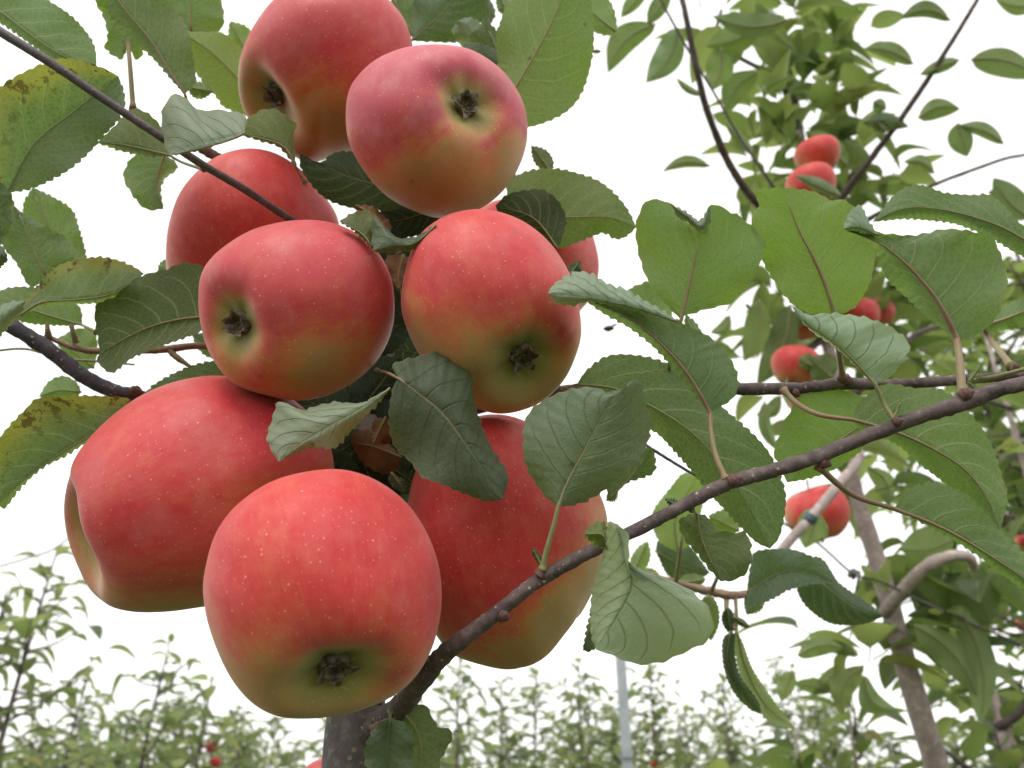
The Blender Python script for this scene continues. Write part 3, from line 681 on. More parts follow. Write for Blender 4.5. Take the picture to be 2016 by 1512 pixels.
leaf([(640,900),(720,960),(820,960)], [(700,900),(780,900)], [(680,990),(780,1010)], .40, 't', dark=1)
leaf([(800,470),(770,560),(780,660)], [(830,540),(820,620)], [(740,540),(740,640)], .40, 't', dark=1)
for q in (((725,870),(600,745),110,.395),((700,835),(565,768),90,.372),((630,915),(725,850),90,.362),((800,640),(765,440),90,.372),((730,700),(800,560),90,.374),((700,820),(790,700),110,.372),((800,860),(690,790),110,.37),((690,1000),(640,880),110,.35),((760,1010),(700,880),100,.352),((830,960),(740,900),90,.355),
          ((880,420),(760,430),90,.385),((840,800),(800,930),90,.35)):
    sl(q[0], q[1], q[2], q[3], 't', dark=1)  # filler leaves closing the gaps, coloured near black in place of shade
# top middle and right of the cluster
leaf([(990,225),(1018,169),(1058,99),(1098,20),(1125,-60)], [(985,180),(978,80),(985,43),(1005,0),(1060,-50)], [(1010,252),(1038,251),(1081,238),(1121,215),(1147,179),(1164,122),(1169,60),(1160,-10)], .385, 'u', bright=.35, petm=M_PETR,
     label='large upright leaf with one brown hole, top centre')
leaf([(810,80),(845,47),(876,17),(915,-30)], [(815,40),(815,0),(850,-30)], [(843,82),(909,81),(939,50),(957,25),(945,-10)], .44, 't', dark=.45)
leaf([(1005,152),(975,90),(955,42)], [(950,110),(925,75)], [(995,115),(978,60)], .42, 'u', dark=.4)
leaf([(890,115),(950,112),(1005,148)], [(916,87),(950,87),(985,108)], [(950,150)], .40, 't', dark=.7)
leaf([(955,60),(965,20),(940,-20)], [(940,30)], [(975,30),(965,0)], .45, 't', dark=.2)
leaf([(1000,30),(990,5),(975,-20)], [(980,20)], [(1010,5)], .46, 'u')
leaf([(822,78),(790,30),(770,-20)], [(798,62),(772,15)], [(830,40),(812,-10)], .46, 'u', dark=.3)
leaf([(950,100),(925,60),(900,40)], [(910,90),(890,65)], [(955,60),(930,35)], .43, 't', pale=.3)
leaf([(1212,62),(1185,42),(1160,20),(1130,-10)], [(1197,70),(1172,64),(1150,50)], [(1214,40),(1200,0),(1170,-30)], .45, 'u', bright=.4, pale=.3)
sl((1165,101), (1184,101), 8, .45, 'u')
leaf([(1000,395),(1050,420),(1114,428),(1197,428),(1253,447)], [(1000,360),(1038,337),(1091,332),(1137,341),(1180,357),(1213,384),(1236,413)], [(1040,460),(1100,487),(1131,479),(1170,464),(1190,459),(1213,471),(1235,464)], .37, 'u', bright=.3)
leaf([(1098,490),(1050,430),(975,405)], [(1060,480),(1000,450)], [(1106,470),(1115,430),(1094,390),(1065,373),(1031,375),(998,384)], .352, 'u', dark=.85)  # dark paints the brown shading of this underside
sl((1085,338), (1046,287), 34, .40, 'u', dark=.3)
sl((1120,542), (1142,514), 26, .35, 't', dark=.4)
# right-hand leaves
leaf([(1398,812),(1375,770),(1345,725),(1300,675),(1250,632),(1200,604),(1150,590)], [(1378,790),(1340,742),(1290,686),(1240,646),(1190,618)], [(1415,803),(1446,780),(1453,745),(1433,698),(1398,664),(1361,645),(1325,627),(1249,604),(1200,592)], .276, 'u', dA=.02, dB=.004,
     pet=[(1400,850,.272),(1410,900,.267),(1430,945,.262)], petw=(12,9), petm=M_PETR, label='long twisted leaf on a thick stalk, showing both faces')
leaf([(1335,633),(1249,603),(1160,585),(1079,578)], [(1249,609),(1200,598),(1154,594),(1131,602),(1098,597)], [(1310,615),(1263,588),(1230,569),(1197,559),(1164,539),(1131,536),(1091,559)], .270, 't', pale=.75, dB=.010)
leaf([(1341,630),(1352,580),(1368,510),(1378,452)], [(1299,585),(1270,540),(1254,480),(1253,440),(1271,397),(1299,395),(1322,402),(1342,430)], [(1348,621),(1395,608),(1440,594),(1480,550),(1502,500),(1504,475),(1480,445),(1440,418),(1401,402),(1390,428)], .318, 'u', bright=.75, dA=.006, dB=.006,
     pet=[(1325,670),(1318,720),(1315,760,.335)], petw=(8,8), petm=M_PETR, label='bright green heart-shaped leaf with a folded tip')
leaf([(1321,402),(1355,428),(1383,446),(1399,403)], [(1350,417),(1376,434),(1391,417)], [(1335,428),(1360,442),(1385,458),(1400,430)], .312, 't', pale=.5)
leaf([(1642,617),(1625,565),(1599,506),(1570,450),(1540,369)], [(1600,619),(1550,588),(1510,530),(1490,485),(1479,440),(1494,405),(1488,373)], [(1672,612),(1695,590),(1716,545),(1722,500),(1712,450),(1690,415),(1657,392),(1640,396),(1600,377)], .325, 'u', bright=1.0, dA=.004, dB=.006,
     pet=[(1650,680),(1659,745,.338)], petw=(13,9), petm=M_PETR, label='brightest backlit leaf, broad and upright')
leaf([(1723,757),(1690,719),(1655,684),(1622,660),(1585,636),(1559,602)], [(1690,724),(1650,686),(1600,652)], [(1750,744),(1784,703),(1790,678),(1774,658),(1747,641),(1714,628),(1675,620),(1625,617),(1592,622),(1578,612)], .262, 't', pale=.9, dB=.008, dA=.02,  # pale stands in for the sky sheen on this face
     pet=[(1740,795),(1765,832,.259)], petw=(10,8), label='pale blue-green leaf seen from above, half folded')
leaf([(1883,665),(1847,598),(1814,555),(1781,519),(1730,478),(1662,452)], [(1865,655),(1827,625),(1781,582),(1747,549),(1728,505),(1704,470)], [(1900,668),(1940,648),(1964,618),(1982,565),(1980,530),(1969,500),(1952,466),(1913,456),(1863,451),(1807,463),(1747,461)], .275, 'u', bright=.15, dA=.016, dB=.002,
     pet=[(1890,715,.267),(1896,792,.258)], petw=(18,13), petm=M_PETR, label='large dull green leaf on a thick reddish stalk at the right')
leaf([(1730,463),(1695,448),(1660,450)], [(1700,461)], [(1712,438),(1696,407),(1680,410),(1666,428)], .272, 't', pale=.5)
leaf([(2060,500),(1979,452),(1913,427),(1847,412),(1780,410),(1718,437)], [(2016,505),(1962,475),(1913,452),(1873,439),(1830,434),(1781,431)], [(2040,460),(2009,440),(1956,387),(1913,384),(1860,380),(1830,369),(1797,365),(1761,384)], .32, 'u', dA=.014)
leaf([(1135,757),(1210,765),(1282,800),(1332,830),(1381,870),(1430,930),(1470,990),(1516,1080)], [(1157,727),(1200,700),(1263,701),(1320,718),(1370,745),(1421,800),(1481,853),(1517,896),(1544,960),(1546,1000),(1535,1055)], [(1180,790),(1240,830),(1289,850),(1325,885),(1362,928),(1400,975),(1432,1009),(1462,1042),(1490,1068)], .315, 'u', dark=.05, dB=.010,
     label='longest leaf, slanting down behind the branch', pet=[(1110,765,.33)])
leaf([(1705,830),(1650,868),(1600,905),(1550,950)], [(1700,880),(1650,920),(1600,940)], [(1710,790),(1660,768),(1615,768),(1576,780),(1552,817),(1536,853),(1523,887),(1535,920)], .335, 'u', bright=.7)
leaf([(1677,826),(1730,840),(1787,860),(1847,890),(1896,923),(1939,976),(1968,1044)], [(1695,790),(1741,757),(1800,764),(1860,770),(1915,820),(1950,870),(1972,936),(1983,980),(1977,1015)], [(1700,850),(1761,872),(1814,916),(1880,966),(1929,1005),(1955,1036)], .312, 'u', bright=.25, dB=.012,
     pet=[(1615,817,.32),(1572,797,.33),(1542,768,.338)], petw=(13,8), petm=M_PETR)
leaf([(1761,1002),(1820,1024),(1880,1052),(1950,1094),(2020,1142),(2070,1190)], [(1780,970),(1800,957),(1840,949),(1873,962),(1913,981),(1960,1035),(2016,1088),(2060,1140)], [(1814,1029),(1880,1065),(1940,1104),(2010,1157)], .278, 'u', bright=.3, dB=.016,
     pet=[(1688,979,.272),(1648,952,.266),(1612,918,.262)], petw=(13,9), petm=M_PETR)
leaf([(1372,1012),(1378,1050),(1395,1095),(1420,1145)], [(1395,1018),(1412,1042),(1448,1050),(1470,1050),(1480,1085),(1476,1115),(1455,1138)], [(1350,1015),(1336,1030),(1349,1062),(1376,1095),(1405,1130)], .268, 'u', dark=.3, pet=[(1362,1004,.263)], yellow=.1, dB=.012)
leaf([(1345,1000),(1328,992),(1309,981)], [(1325,1003)], [(1330,984)], .268, 'u', dark=.4)
leaf([(1215,1032),(1232,1100),(1244,1150),(1215,1212),(1173,1279)], [(1238,1055),(1237,1110),(1252,1143),(1327,1146),(1387,1187),(1404,1227),(1396,1257),(1363,1277),(1307,1301),(1258,1308),(1210,1292)], [(1198,1030),(1188,1088),(1178,1124),(1167,1154),(1163,1197),(1163,1245)], .238, 't', pale=.9, dA=.0, dB=.018,  # pale paints most of the sheen into the blade colour
     label='large pale grey-green leaf in front of the branch, bent in two')
leaf([(1198,1082),(1186,1052),(1148,1052)], [(1172,1074),(1158,1062)], [(1196,1050),(1190,1028),(1168,1032)], .250, 'u', bright=.7, yellow=.2)
leaf([(1172,1180),(1160,1230),(1147,1281)], [(1176,1230),(1170,1278)], [(1160,1215)], .258, 'u', dark=.3, bright=.2)
leaf([(1099,998),(1120,945),(1160,870),(1195,800),(1228,764)], [(1088,990),(1062,962),(1036,916),(1030,870),(1035,825),(1060,795),(1105,772),(1160,762),(1195,772)], [(1135,993),(1175,975),(1215,945),(1258,905),(1278,860),(1283,825),(1270,790),(1260,750),(1242,752)], .262, 't', dark=0, pale=.2, dA=.010, dB=.006,
     pet=[(1090,1035,.262),(1076,1085,.262),(1068,1122,.262)], petw=(13,9), label='flat green leaf standing on its stalk in front of the lumpy apple')
sl((1066,1112), (1047,1078), 13, .262, 't')
leaf([(1195,985),(1245,935),(1283,880)], [(1200,930),(1240,890)], [(1213,966),(1241,948),(1284,933),(1291,905)], .335, 'u', dark=.25)
sl((1195,985), (1216,966), 20, .34, 'u', bright=1)
leaf([(1310,690),(1265,622),(1228,590)], [(1292,668),(1250,648),(1219,622)], [(1325,640),(1315,598),(1282,557),(1259,560),(1239,569)], .40, 'u', bright=.6)
sl((1378,705), (1350,618), 34, .39, 'u', pale=.4, bright=.3)
leaf([(1935,642),(1985,625),(2045,600)], [(1965,612),(2016,585)], [(1955,652),(1985,648),(2020,642)], .37, 'u', bright=.3, pet=[(1950,668),(1992,722,.345)], petw=(13,9), petm=M_PETR)
sl((1905,752), (1932,716), 12, .33, 'u', bright=1)
sl((1905,752), (1925,772), 9, .33, 'u', bright=1)
sl((1756,828), (1774,786), 7, .259, 'u', bright=1)
leaf([(768,1412),(765,1450),(760,1545)], [(797,1425),(812,1450),(814,1490),(800,1535)], [(745,1425),(722,1462),(719,1500),(735,1535)], .272, 't', dark=.25, pale=.15, pet=[(768,1400,.28)])
leaf([(792,1400),(818,1432),(830,1475),(825,1545)], [(827,1386),(843,1396),(860,1429),(889,1438),(886,1462),(870,1490),(855,1540)], [(788,1420),(805,1450),(812,1490),(808,1535)], .285, 'u', yellow=.15, dark=.1, dB=.015)
sl((783,1388), (814,1350), 20, .29, 'u')
# slightly farther leaves of the same crown
limb('branch', [(1240,1120,.52),(1330,1148,.52),(1400,1165,.52),(1450,1172,.52),(1500,1160,.54)], [9,14,16,18,10], M_SPUR, TREE, bump=.3)
limb('twig', [(1330,1150,.52),(1340,1080,.5),(1345,1030,.5)], [9,7,7], M_PET, TREE)
limb('twig', [(1400,1165,.52),(1415,1130,.5),(1420,1110,.48)], [9,7,7], M_PET, TREE)
limb('twig', [(1430,1172,.52),(1432,1210,.51),(1447,1240,.5)], [11,9,7], M_PETR, TREE)
limb('twig', [(1447,1165,.52),(1450,1220,.51),(1448,1290,.5)], [8,7,5], M_PETR, TREE)
leaf([(1335,1088),(1330,1020),(1372,935)], [(1295,1062),(1285,1010),(1320,960),(1345,932)], [(1365,1062),(1382,1000),(1388,955)], .53, 'u', bright=1, pale=.3)
leaf([(1290,1085),(1340,1112),(1398,1128)], [(1300,1062),(1350,1068)], [(1320,1138),(1370,1142)], .58, 't', dark=.6)
sl((1455,1045), (1395,1015), 50, .5, 'u', bright=1)
sl((1245,1130), (1275,1065), 36, .55, 'u', bright=.8, pale=.4)
sl((1335,1148), (1390,1140), 34, .56, 'u', bright=.7, yellow=.2)
sl((1300,1150), (1262,1118), 26, .56, 'u', bright=.8, pale=.3)
sl((1395,1170), (1400,1262), 44, .5, 'u', bright=.4)
leaf([(1470,1165),(1530,1130),(1580,1125),(1643,1149)], [(1478,1110),(1490,1085),(1554,1081),(1597,1095),(1626,1115)], [(1475,1197),(1530,1175),(1550,1163),(1600,1150)], .46, 't', dark=.35, dB=-.01)
leaf([(1575,1130),(1620,1150),(1680,1195),(1743,1212)], [(1600,1097),(1624,1105),(1650,1145),(1696,1178)], [(1569,1160),(1587,1194),(1627,1224),(1663,1231),(1706,1227)], .52, 't', dark=.6, dA=.02)
leaf([(1438,1243),(1432,1300),(1455,1350),(1499,1407)], [(1449,1252),(1447,1284),(1459,1332),(1496,1374)], [(1423,1260),(1424,1310),(1443,1361),(1475,1395)], .485, 't', dark=.6, dA=.004, dB=.01)
leaf([(1450,1240),(1466,1310),(1505,1385),(1567,1436)], [(1464,1270),(1480,1313),(1506,1355),(1535,1395)], [(1447,1280),(1459,1332),(1494,1380),(1503,1412),(1540,1430)], .474, 'u', pale=1, bright=1, yellow=.12, dA=.0, dB=-.004)  # pale and bright imitate light glowing through this strip
sl((1432,1195), (1440,1250), 26, .5, 't', dark=.7)
sl((1445,1215), (1477,1236), 14, .49, 't', dark=.6)
sl((1500,1170), (1470,1210), 40, .52, 't', pale=.1)
sl((1480,1150), (1510,1135), 30, .48, 'u', bright=.9)

# ------------------------------------------------------------------ leaf shapes for the orchard behind
def proto(name, w, fold, curl, twist, nu=8, mat=None):
    V = []; uv = []; us = np.linspace(0, 1, nu)
    for u in us:
        hw = w*.5*math.sin(math.pi*min(1, u**.80))**.75*(1-.25*u)+.002
        tw = twist*u; x = u; z = -curl*u*u
        for s in (-1, -.5, 0, .5, 1):
            a = fold*abs(s)
            y = s*hw*math.cos(a); zz = abs(s)*hw*math.sin(a)
            y2, z2 = y*math.cos(tw)-zz*math.sin(tw), y*math.sin(tw)+zz*math.cos(tw)
            V.append((x*(1-curl*.18*u), y2, z+z2)); uv.append((u, (s+1)/2))
    F = [(i*5+j, (i+1)*5+j, (i+1)*5+j+1, i*5+j+1) for i in range(nu-1) for j in range(4)]
    # short stalk, a thin three-sided bar
    b = len(V)
    for x in (-.22, .05):
        for a in range(3): V.append((x, .010*math.cos(a*2.094), .010*math.sin(a*2.094)-.012-(.03 if x < 0 else 0))); uv.append((0, .5))
    for a in range(3): F.append((b+a, b+(a+1) % 3, b+3+(a+1) % 3, b+3+a))
    me = bpy.data.meshes.new(name); me.from_pydata(V, [], F); me.polygons.foreach_set('use_smooth', [True]*len(F))
    ul = me.uv_layers.new(name='UVMap'); idx = np.empty(len(me.loops), int); me.loops.foreach_get('vertex_index', idx)
    ul.data.foreach_set('uv', np.array(uv)[idx].ravel())
    me.materials.append(mat); me.update()
    return me, np.array(V), F, np.array(uv)
PM = [proto('orchard_leaf', w, f, c, t, 10, M_MIDL) for w, f, c, t in ((.60, .35, .25, .2), (.52, .8, .55, -.5), (.66, .5, .10, .5), (.48, 1.0, .85, .3), (.56, .3, .42, -.2))]
PF = [proto('distant_leaf', w, f, c, t, 6, M_FARL) for w, f, c, t in ((.58, .4, .35, .3), (.50, .8, .6, -.4), (.64, .5, .15, .2), (.46, .8, .9, .1))]
def pix(p):
    a = np.asarray(p)-CAM; dep = a@FWD
    return 1008+(a@RGT)/dep*FPX, 756-(a@UPV)/dep*FPX, dep
def rot_from(direction, up):
    x = Vector(direction).normalized(); z = Vector(up); z = (z-x*z.dot(x)).normalized(); y = z.cross(x)
    return Matrix((x, y, z)).transposed()
def place_leaves(tree, items, protos, mat, nmax=300, minpx=9, margin=60):
    """items: (pos, rotation matrix, length, proto index). The largest in view become parts, the rest one mass."""
    big = []; rest = []
    for it in items:
        x, y, dep = pix(it[0]); s = it[2]/max(dep, .05)*FPX
        inv = -margin < x < 2016+margin and -margin < y < 1512+margin and dep > .2
        if not inv: 
            if -500 < x < 2500 and y < 2300 and dep > .2: rest.append(it)
            continue
        (big if s >= minpx*2.2 else rest).append(it)
    big.sort(key=lambda it: -it[2]/pix(it[0])[2]); rest += big[nmax:]; big = big[:nmax]
    for (p, m, L, k) in big:
        o = bpy.data.objects.new('leaf', protos[k][0]); COL.objects.link(o); o.parent = tree
        M = Matrix.Translation(Vector(p-WLOC[tree.name])) @ m.to_4x4() @ Matrix.Scale(L, 4)
        o.matrix_local = M
    if rest:
        Vs = []; Fs = []; uvs = []; var = []; b = 0
        for (p, m, L, k) in rest:
            pv = protos[k][1]; mm = np.array(m)*L
            Vs.append(pv@mm.T+p); Fs += [tuple(i+b for i in f) for f in protos[k][2]]; uvs.append(protos[k][3]); var.append(np.full(len(pv), random.random())); b += len(pv)
        mesh_obj('foliage', np.vstack(Vs), Fs, mat, tree, uv=np.vstack(uvs), attrs={'var': np.concatenate(var)}, kind='stuff')
def spray(items, c, n, size, rnd, axis=(0, 0, 1), nproto=5, up=.35, jit=.02):
    """a rosette of leaves round one spur"""
    ph = rnd.random()*6.28
    for k in range(n):
        a = ph+k*2.4+rnd.uniform(-.3, .3); el = rnd.uniform(-.5, .9)*(1-.2)+up-.2
        dr = np.array([math.cos(a)*math.cos(el), math.sin(a)*math.cos(el), math.sin(el)])
        L = size*rnd.uniform(.65, 1.15)
        upv = np.array([rnd.uniform(-.35, .35), rnd.uniform(-.35, .35), 1.0])
        if abs(dr[2]) > .85: upv = np.array([-dr[0], -dr[1], .4])
        p = np.array(c)+dr*L*.22+np.array([rnd.uniform(-1, 1) for _ in range(3)])*jit
        items.append((p, rot_from(dr, upv), L, rnd.randrange(nproto)))
def inpoly(x, y, poly):
    c = False; n = len(poly)
    for i in range(n):
        x1, y1 = poly[i]; x2, y2 = poly[i-1]
        if (y1 > y) != (y2 > y) and x < (x2-x1)*(y-y1)/(y2-y1)+x1: c = not c
    return c
def worldtube(name, pts, radii, mat, tree, sides=8, bump=.15, n=30, **kw):
    V, F, uv = tube_mesh(spline3(pts, n), radii, sides, bump, 1.0)
    return mesh_obj(name, V, F, mat, tree, uv=uv, **kw)

# ---- second tree, about a metre behind, right of centre
d_ = 1.05
b0 = P(1880, 1640, 1.0)
MID = empty('apple_tree', (b0[0]+.03, b0[1], 0), 'blurred apple tree right of centre with a pale leaning trunk and small red apples', 'apple tree', 'apple trees in the orchard behind')
def px3(l): return [P(*q) for q in l]
mp_ = spline3([np.array([b0[0]+.05, b0[1]-.02, -.03]), b0*.5+np.array([b0[0]+.05, b0[1]-.02, 0])*.5, *px3([(1880,1640,1.0),(1848,1520,1.0),(1795,1350,1.0),(1765,1240,1.01),(1735,1130,1.02),(1700,1020,1.04),(1678,940,1.06),(1655,800,1.10),(1625,650,1.14),(1595,450,1.18),(1572,240,1.22),(1548,120,1.25),(1520,30,1.28),(1495,-60,1.3)])], 130)
ztab = [(P(1880,1640,1.0)[2], .0155), (P(1795,1350,1.0)[2], .0140), (P(1735,1130,1.02)[2], .0118), (P(1678,940,1.06)[2], .0092), (P(1625,650,1.14)[2], .0082), (P(1572,240,1.22)[2], .0062), (P(1495,-60,1.3)[2], .003)]
V, F, uv = tube_mesh(mp_, [np.interp(q[2], [0]+[a for a, b in ztab], [.022]+[b for a, b in ztab]) for q in mp_], 14, .12)
mesh_obj('trunk', V, F, M_BTRUNK, MID, uv=uv)
worldtube('branch', px3([(1742,1205,1.0),(1775,1165,.96),(1825,1115,.93),(1870,1095,.92),(1908,1097,.92),(1920,1120,.93)]), [.0085,.0082,.0078,.007,.0065,.004], M_BTRUNK, MID, 10, .15, 40)
worldtube('branch', px3([(1510,1120,.86),(1545,1075,.87),(1600,1015,.89),(1650,955,.92),(1690,900,.97),(1668,850,1.05)]), [.005,.0055,.006,.006,.0065,.007], M_BTRUNK, MID, 10, .15, 40)
worldtube('branch', px3([(1335,-40,.92),(1352,40,.92),(1368,120,.93),(1390,210,.95),(1420,290,.98),(1455,355,1.0),(1495,405,1.03),(1560,470,1.1),(1610,560,1.15)]), [.003,.0035,.0042,.0045,.005,.0055,.006,.007,.008], M_BARK, MID, 10, .2, 60)
worldtube('branch', px3([(1940,-30,1.0),(1915,15,1.0),(1850,120,1.02),(1780,225,1.05),(1720,305,1.08),(1670,370,1.1),(1625,440,1.14),(1605,520,1.17)]), [.0025,.003,.0035,.004,.0045,.005,.006,.007], M_BARK, MID, 10, .2, 60)
worldtube('branch', px3([(2080,285,1.0),(2016,305,1.0),(1980,312,1.0),(1900,340,1.03),(1830,368,1.06),(1740,415,1.1),(1640,470,1.16)]), [.0015,.002,.0022,.0025,.003,.004,.005], M_BARK, MID, 8, .2, 40)
worldtube('branch', px3([(1500,40,1.2),(1525,130,1.2),(1555,200,1.2),(1572,260,1.22)]), [.003,.004,.005,.006], M_BARK, MID, 8, .2, 24)
worldtube('branch', px3([(1420,20,1.05),(1410,75,1.05),(1450,110,1.08),(1520,150,1.16),(1565,200,1.22)]), [.002,.0025,.003,.004,.005], M_BARK, MID, 8, .2, 24)
worldtube('twig', px3([(1290,-20,.85),(1350,90,.86),(1410,190,.87),(1450,260,.88),(1490,320,.88),(1530,380,.9)]), [.0012,.0014,.0014,.0014,.0016,.002], M_TWIG, MID, 6, .05, 24)
worldtube('branch', px3([(1655,800,1.1),(1740,720,1.1),(1800,660,1.12),(1860,640,1.15)]), [.006,.005,.004,.003], M_BARK, MID, 8, .2, 24)
worldtube('branch', px3([(1630,660,1.14),(1560,700,1.1),(1500,640,1.05),(1470,600,1.0)]), [.006,.005,.004,.002], M_BARK, MID, 8, .2, 24)
rnd = random.Random(21); items = []
for (x, y, n, d) in [(1575,25,7,1.15),(1620,40,7,1.2),(1650,15,6,1.25),(1595,95,8,1.2),(1640,110,8,1.2),(1690,90,6,1.25),(1555,120,6,1.15),(1600,165,8,1.2),(1660,180,8,1.22),(1530,180,6,1.1),(1510,60,5,1.1),(1540,20,5,1.1),
                     (1490,215,6,1.05),(1550,235,8,1.12),(1620,235,8,1.15),(1680,250,7,1.2),(1505,270,6,1.1),(1565,290,7,1.2),(1640,300,6,1.25),(1700,285,5,1.15),(1500,330,5,1.1),(1540,350,6,1.2),(1690,345,6,1.2),(1745,340,5,1.15),
                     (1600,395,7,1.25),(1690,400,7,1.2),(1750,385,6,1.15),(1480,385,5,1.1),(1530,420,6,1.2),(1700,200,6,1.15),(1390,50,5,1.0),(1440,100,4,1.02)]:
    spray(items, P(x+rnd.uniform(-14, 14), y+rnd.uniform(-14, 14), d), max(2, int(n*.95)), .070*rnd.uniform(.75, 1.15), rnd)
for (x, y, n, d) in [(1620,560,6,1.2),(1520,590,5,1.12),(1490,680,4,1.1),(1520,660,4,1.1),(1560,650,6,1.15),(1640,690,6,1.2),(1700,640,7,1.25),(1750,600,7,1.3),(1800,560,6,1.3),(1780,680,7,1.25),(1840,700,7,1.3),(1730,700,6,1.2),(1660,760,4,1.25),
                     (1830,620,6,1.35),(1700,560,5,1.25),(1530,770,2,1.0),(1690,560,5,1.3),(1770,560,5,1.3)]:
    spray(items, P(x, y, d), n, .080, rnd)
for (x, y, n, d) in [(1690,960,4,1.05),(1760,1130,5,1.05),(1870,1040,6,1.08),(1900,1110,7,1.0),(1830,1190,6,1.05),(1700,1270,5,.98),(1580,1275,3,.95),(1700,1300,4,1.0),(1880,1170,6,1.02),(1830,1300,6,1.05),(1870,1250,6,1.0),
                     (1780,1090,4,1.08),(1940,1180,6,1.0),(1800,1250,5,1.0),(1720,1180,4,1.02),(1650,900,3,1.02),(1740,1000,3,1.1),(1700,890,4,1.12),(1760,940,3,1.15)]:
    spray(items, P(x, y, d), max(2, int(n*.75)), .095*rnd.uniform(.8, 1.1), rnd, up=.0)
place_leaves(MID, items, PM, M_MIDL, 290)
# hand-placed outer leaves of that crown, with their own outlines against the sky
def bl(b, t, w, d=1.0, side='u', bend=0.0, **kw):
    return sl(b, t, w, d, side, bend, parent=MID, ns=4, **kw)
for q in [((1290,48),(1197,144),54,.95,'u',-.15),((1335,55),(1272,163),56,.93,'t',.12),((1275,-25),(1222,35),30,.95,'u',0),((1318,-15),(1275,50),34,.95,'u',0),
          ((1550,40),(1403,32),50,.92,'u',.12),((1498,48),(1388,90),60,.95,'u',.1),((1420,95),(1402,178),56,.95,'u',.1),((1382,188),(1331,153),15,.95,'u',.1),((1462,75),(1428,138),36,1.0,'u',0),
          ((1492,142),(1430,228),50,1.0,'u',-.15),((1483,305),(1427,243),22,1.0,'u',0),((1397,327),(1304,338),24,.95,'u',-.14),((1870,40),(1771,38),34,1.0,'u',-.2),((1797,126),(1702,96),36,1.02,'u',-.1),
          ((1912,117),(2045,152),58,1.0,'u',.1),((1888,118),(1810,148),26,1.02,'u',0),((1808,232),(1891,214),40,1.0,'u',.15),((1975,283),(1885,248),30,1.0,'u',-.1),((1885,243),(1904,309),50,1.0,'u',0),
          ((1839,341),(1778,319),26,1.0,'u',-.18),((2030,430),(1955,350),62,.97,'u',.1),((1990,390),(1945,378),26,1.0,'u',0),((2040,10),(1960,0),40,1.0,'u',.1),((1745,260),(1718,232),30,1.05,'u',0),
          ((1698,240),(1790,250),34,1.05,'t',.1),((1720,200),(1745,215),30,1.05,'t',0),((1437,622),(1398,655),26,1.0,'u',.25),((1495,590),(1465,712),52,1.0,'u',.1),((1555,600),(1490,760),60,1.05,'u',.1),
          ((1537,780),(1488,818),30,1.0,'u',.2),((1505,790),(1533,890),26,.95,'u',-.1),((1570,1290),(1660,1275),40,.9,'u',.15),((1690,1290),(1580,1277),34,.95,'t',-.12),((1600,1000),(1585,1080),56,.9,'u',.1),
          ((1620,1068),(1600,1010),34,.92,'u',0),((1700,1330),(1768,1398),44,.92,'u',-.25),((1700,1310),(1660,1410),46,.95,'u',-.2),((1880,1060),(1770,1080),80,1.0,'u',.1),((1860,1130),(1800,1200),90,1.0,'u',.1),((1905,1120),(1950,1230),100,.98,'u',0),
          ((1890,1200),(1930,1430),66,.95,'u',.1),((1800,1230),(1925,1370),60,.95,'u',.1),((1560,1320),(1538,1382),36,.95,'u',0),((1640,1360),(1560,1345),30,1.0,'u',0),((1660,1310),(1600,1370),30,1.0,'u',0),
          ((1770,900),(1720,870),40,1.1,'u',0),((1710,920),(1750,1000),40,1.1,'u',.2)]:
    b, t, w, d, side, bd = q
    r_ = random.Random(b[0]*3+t[1])
    bl(b, t, w, d, side, bd, bright=r_.uniform(.5, 1) if b[1] > 800 else r_.uniform(.1, .8), pale=(r_.uniform(.5, 1) if b[1] > 800 else r_.uniform(.15, .5)) if side == 'u' else .25, yellow=r_.choice([0, .1, .25, .35]) if b[1] > 800 else 0, dark=0 if b[1] > 800 else r_.choice([0, .1, .3]))  # lower leaves get paler, brighter colour imitating overexposed light
worldtube('tie', px3([(1592,1027,.885),(1600,1012,.885)]), [.0076,.0076], M_TIE, MID, 12, 0, 4)

G2 = 'apples on the blurred tree behind'
def bg_apple(x, y, r, d, ax, label, seed, **kw):
    return apple((x, y), d, r, ax, label, seed=seed, res=(36, 54), group=kw.pop('group', G2), calyx=0, **kw)
bg_apple(1610, 308, 43, 1.00, (.2, -.9, .1), 'upper of two blurred apples in the background tree, dull orange-red', 21, bias=-.02)
bg_apple(1596, 368, 48, .955, (.2, -.9, .3), 'lower pink-red apple of the pair, just above the brightest leaf', 22, bias=-.02)
bg_apple(1592, 640, 38, 1.12, (.2, -.9, .1), 'orange-red apple peeping below the brightest leaf at left', 23, bias=-.02)
bg_apple(1692, 622, 40, 1.16, (.2, -.9, .1), 'orange apple behind the pale blue-green leaf', 24, bias=-.02)
bg_apple(1725, 618, 34, 1.2, (.2, -.9, .1), 'pinkish apple edge right beside the orange one', 25, bias=-.02)
bg_apple(1567, 722, 47, 1.02, (-.2, -.9, .2), 'round red apple above the level branch with a leaf across it', 26, bias=-.02)
bg_apple(1590, 790, 36, 1.06, (.2, -.9, .1), 'red apple sliver just under the level branch', 27, bias=-.02)
bg_apple(1610, 1012, 62, .99, (.3, -.8, .1), 'red and orange apple hanging behind a thin branch with a blue tie', 28, bias=-.02)
bg_apple(2016, 1066, 15, 1.5, (.2, -.9, .1), 'small red apple at the right edge of the photo', 29, bias=0)
bg_apple(2015, 1230, 15, 1.6, (.2, -.9, .1), 'tiny pinkish apple at the right edge, lower down', 30, bias=0)
sl((1600,720), (1572,705), 34, .98, 'u', parent=MID, ns=4, bright=.4)
sl((1640,745), (1595,705), 62, .98, 'u', parent=MID, ns=4, bright=.3, dark=.2)
sl((1655,385), (1565,345), 26, .90, 't', parent=MID, ns=4, pale=.2)
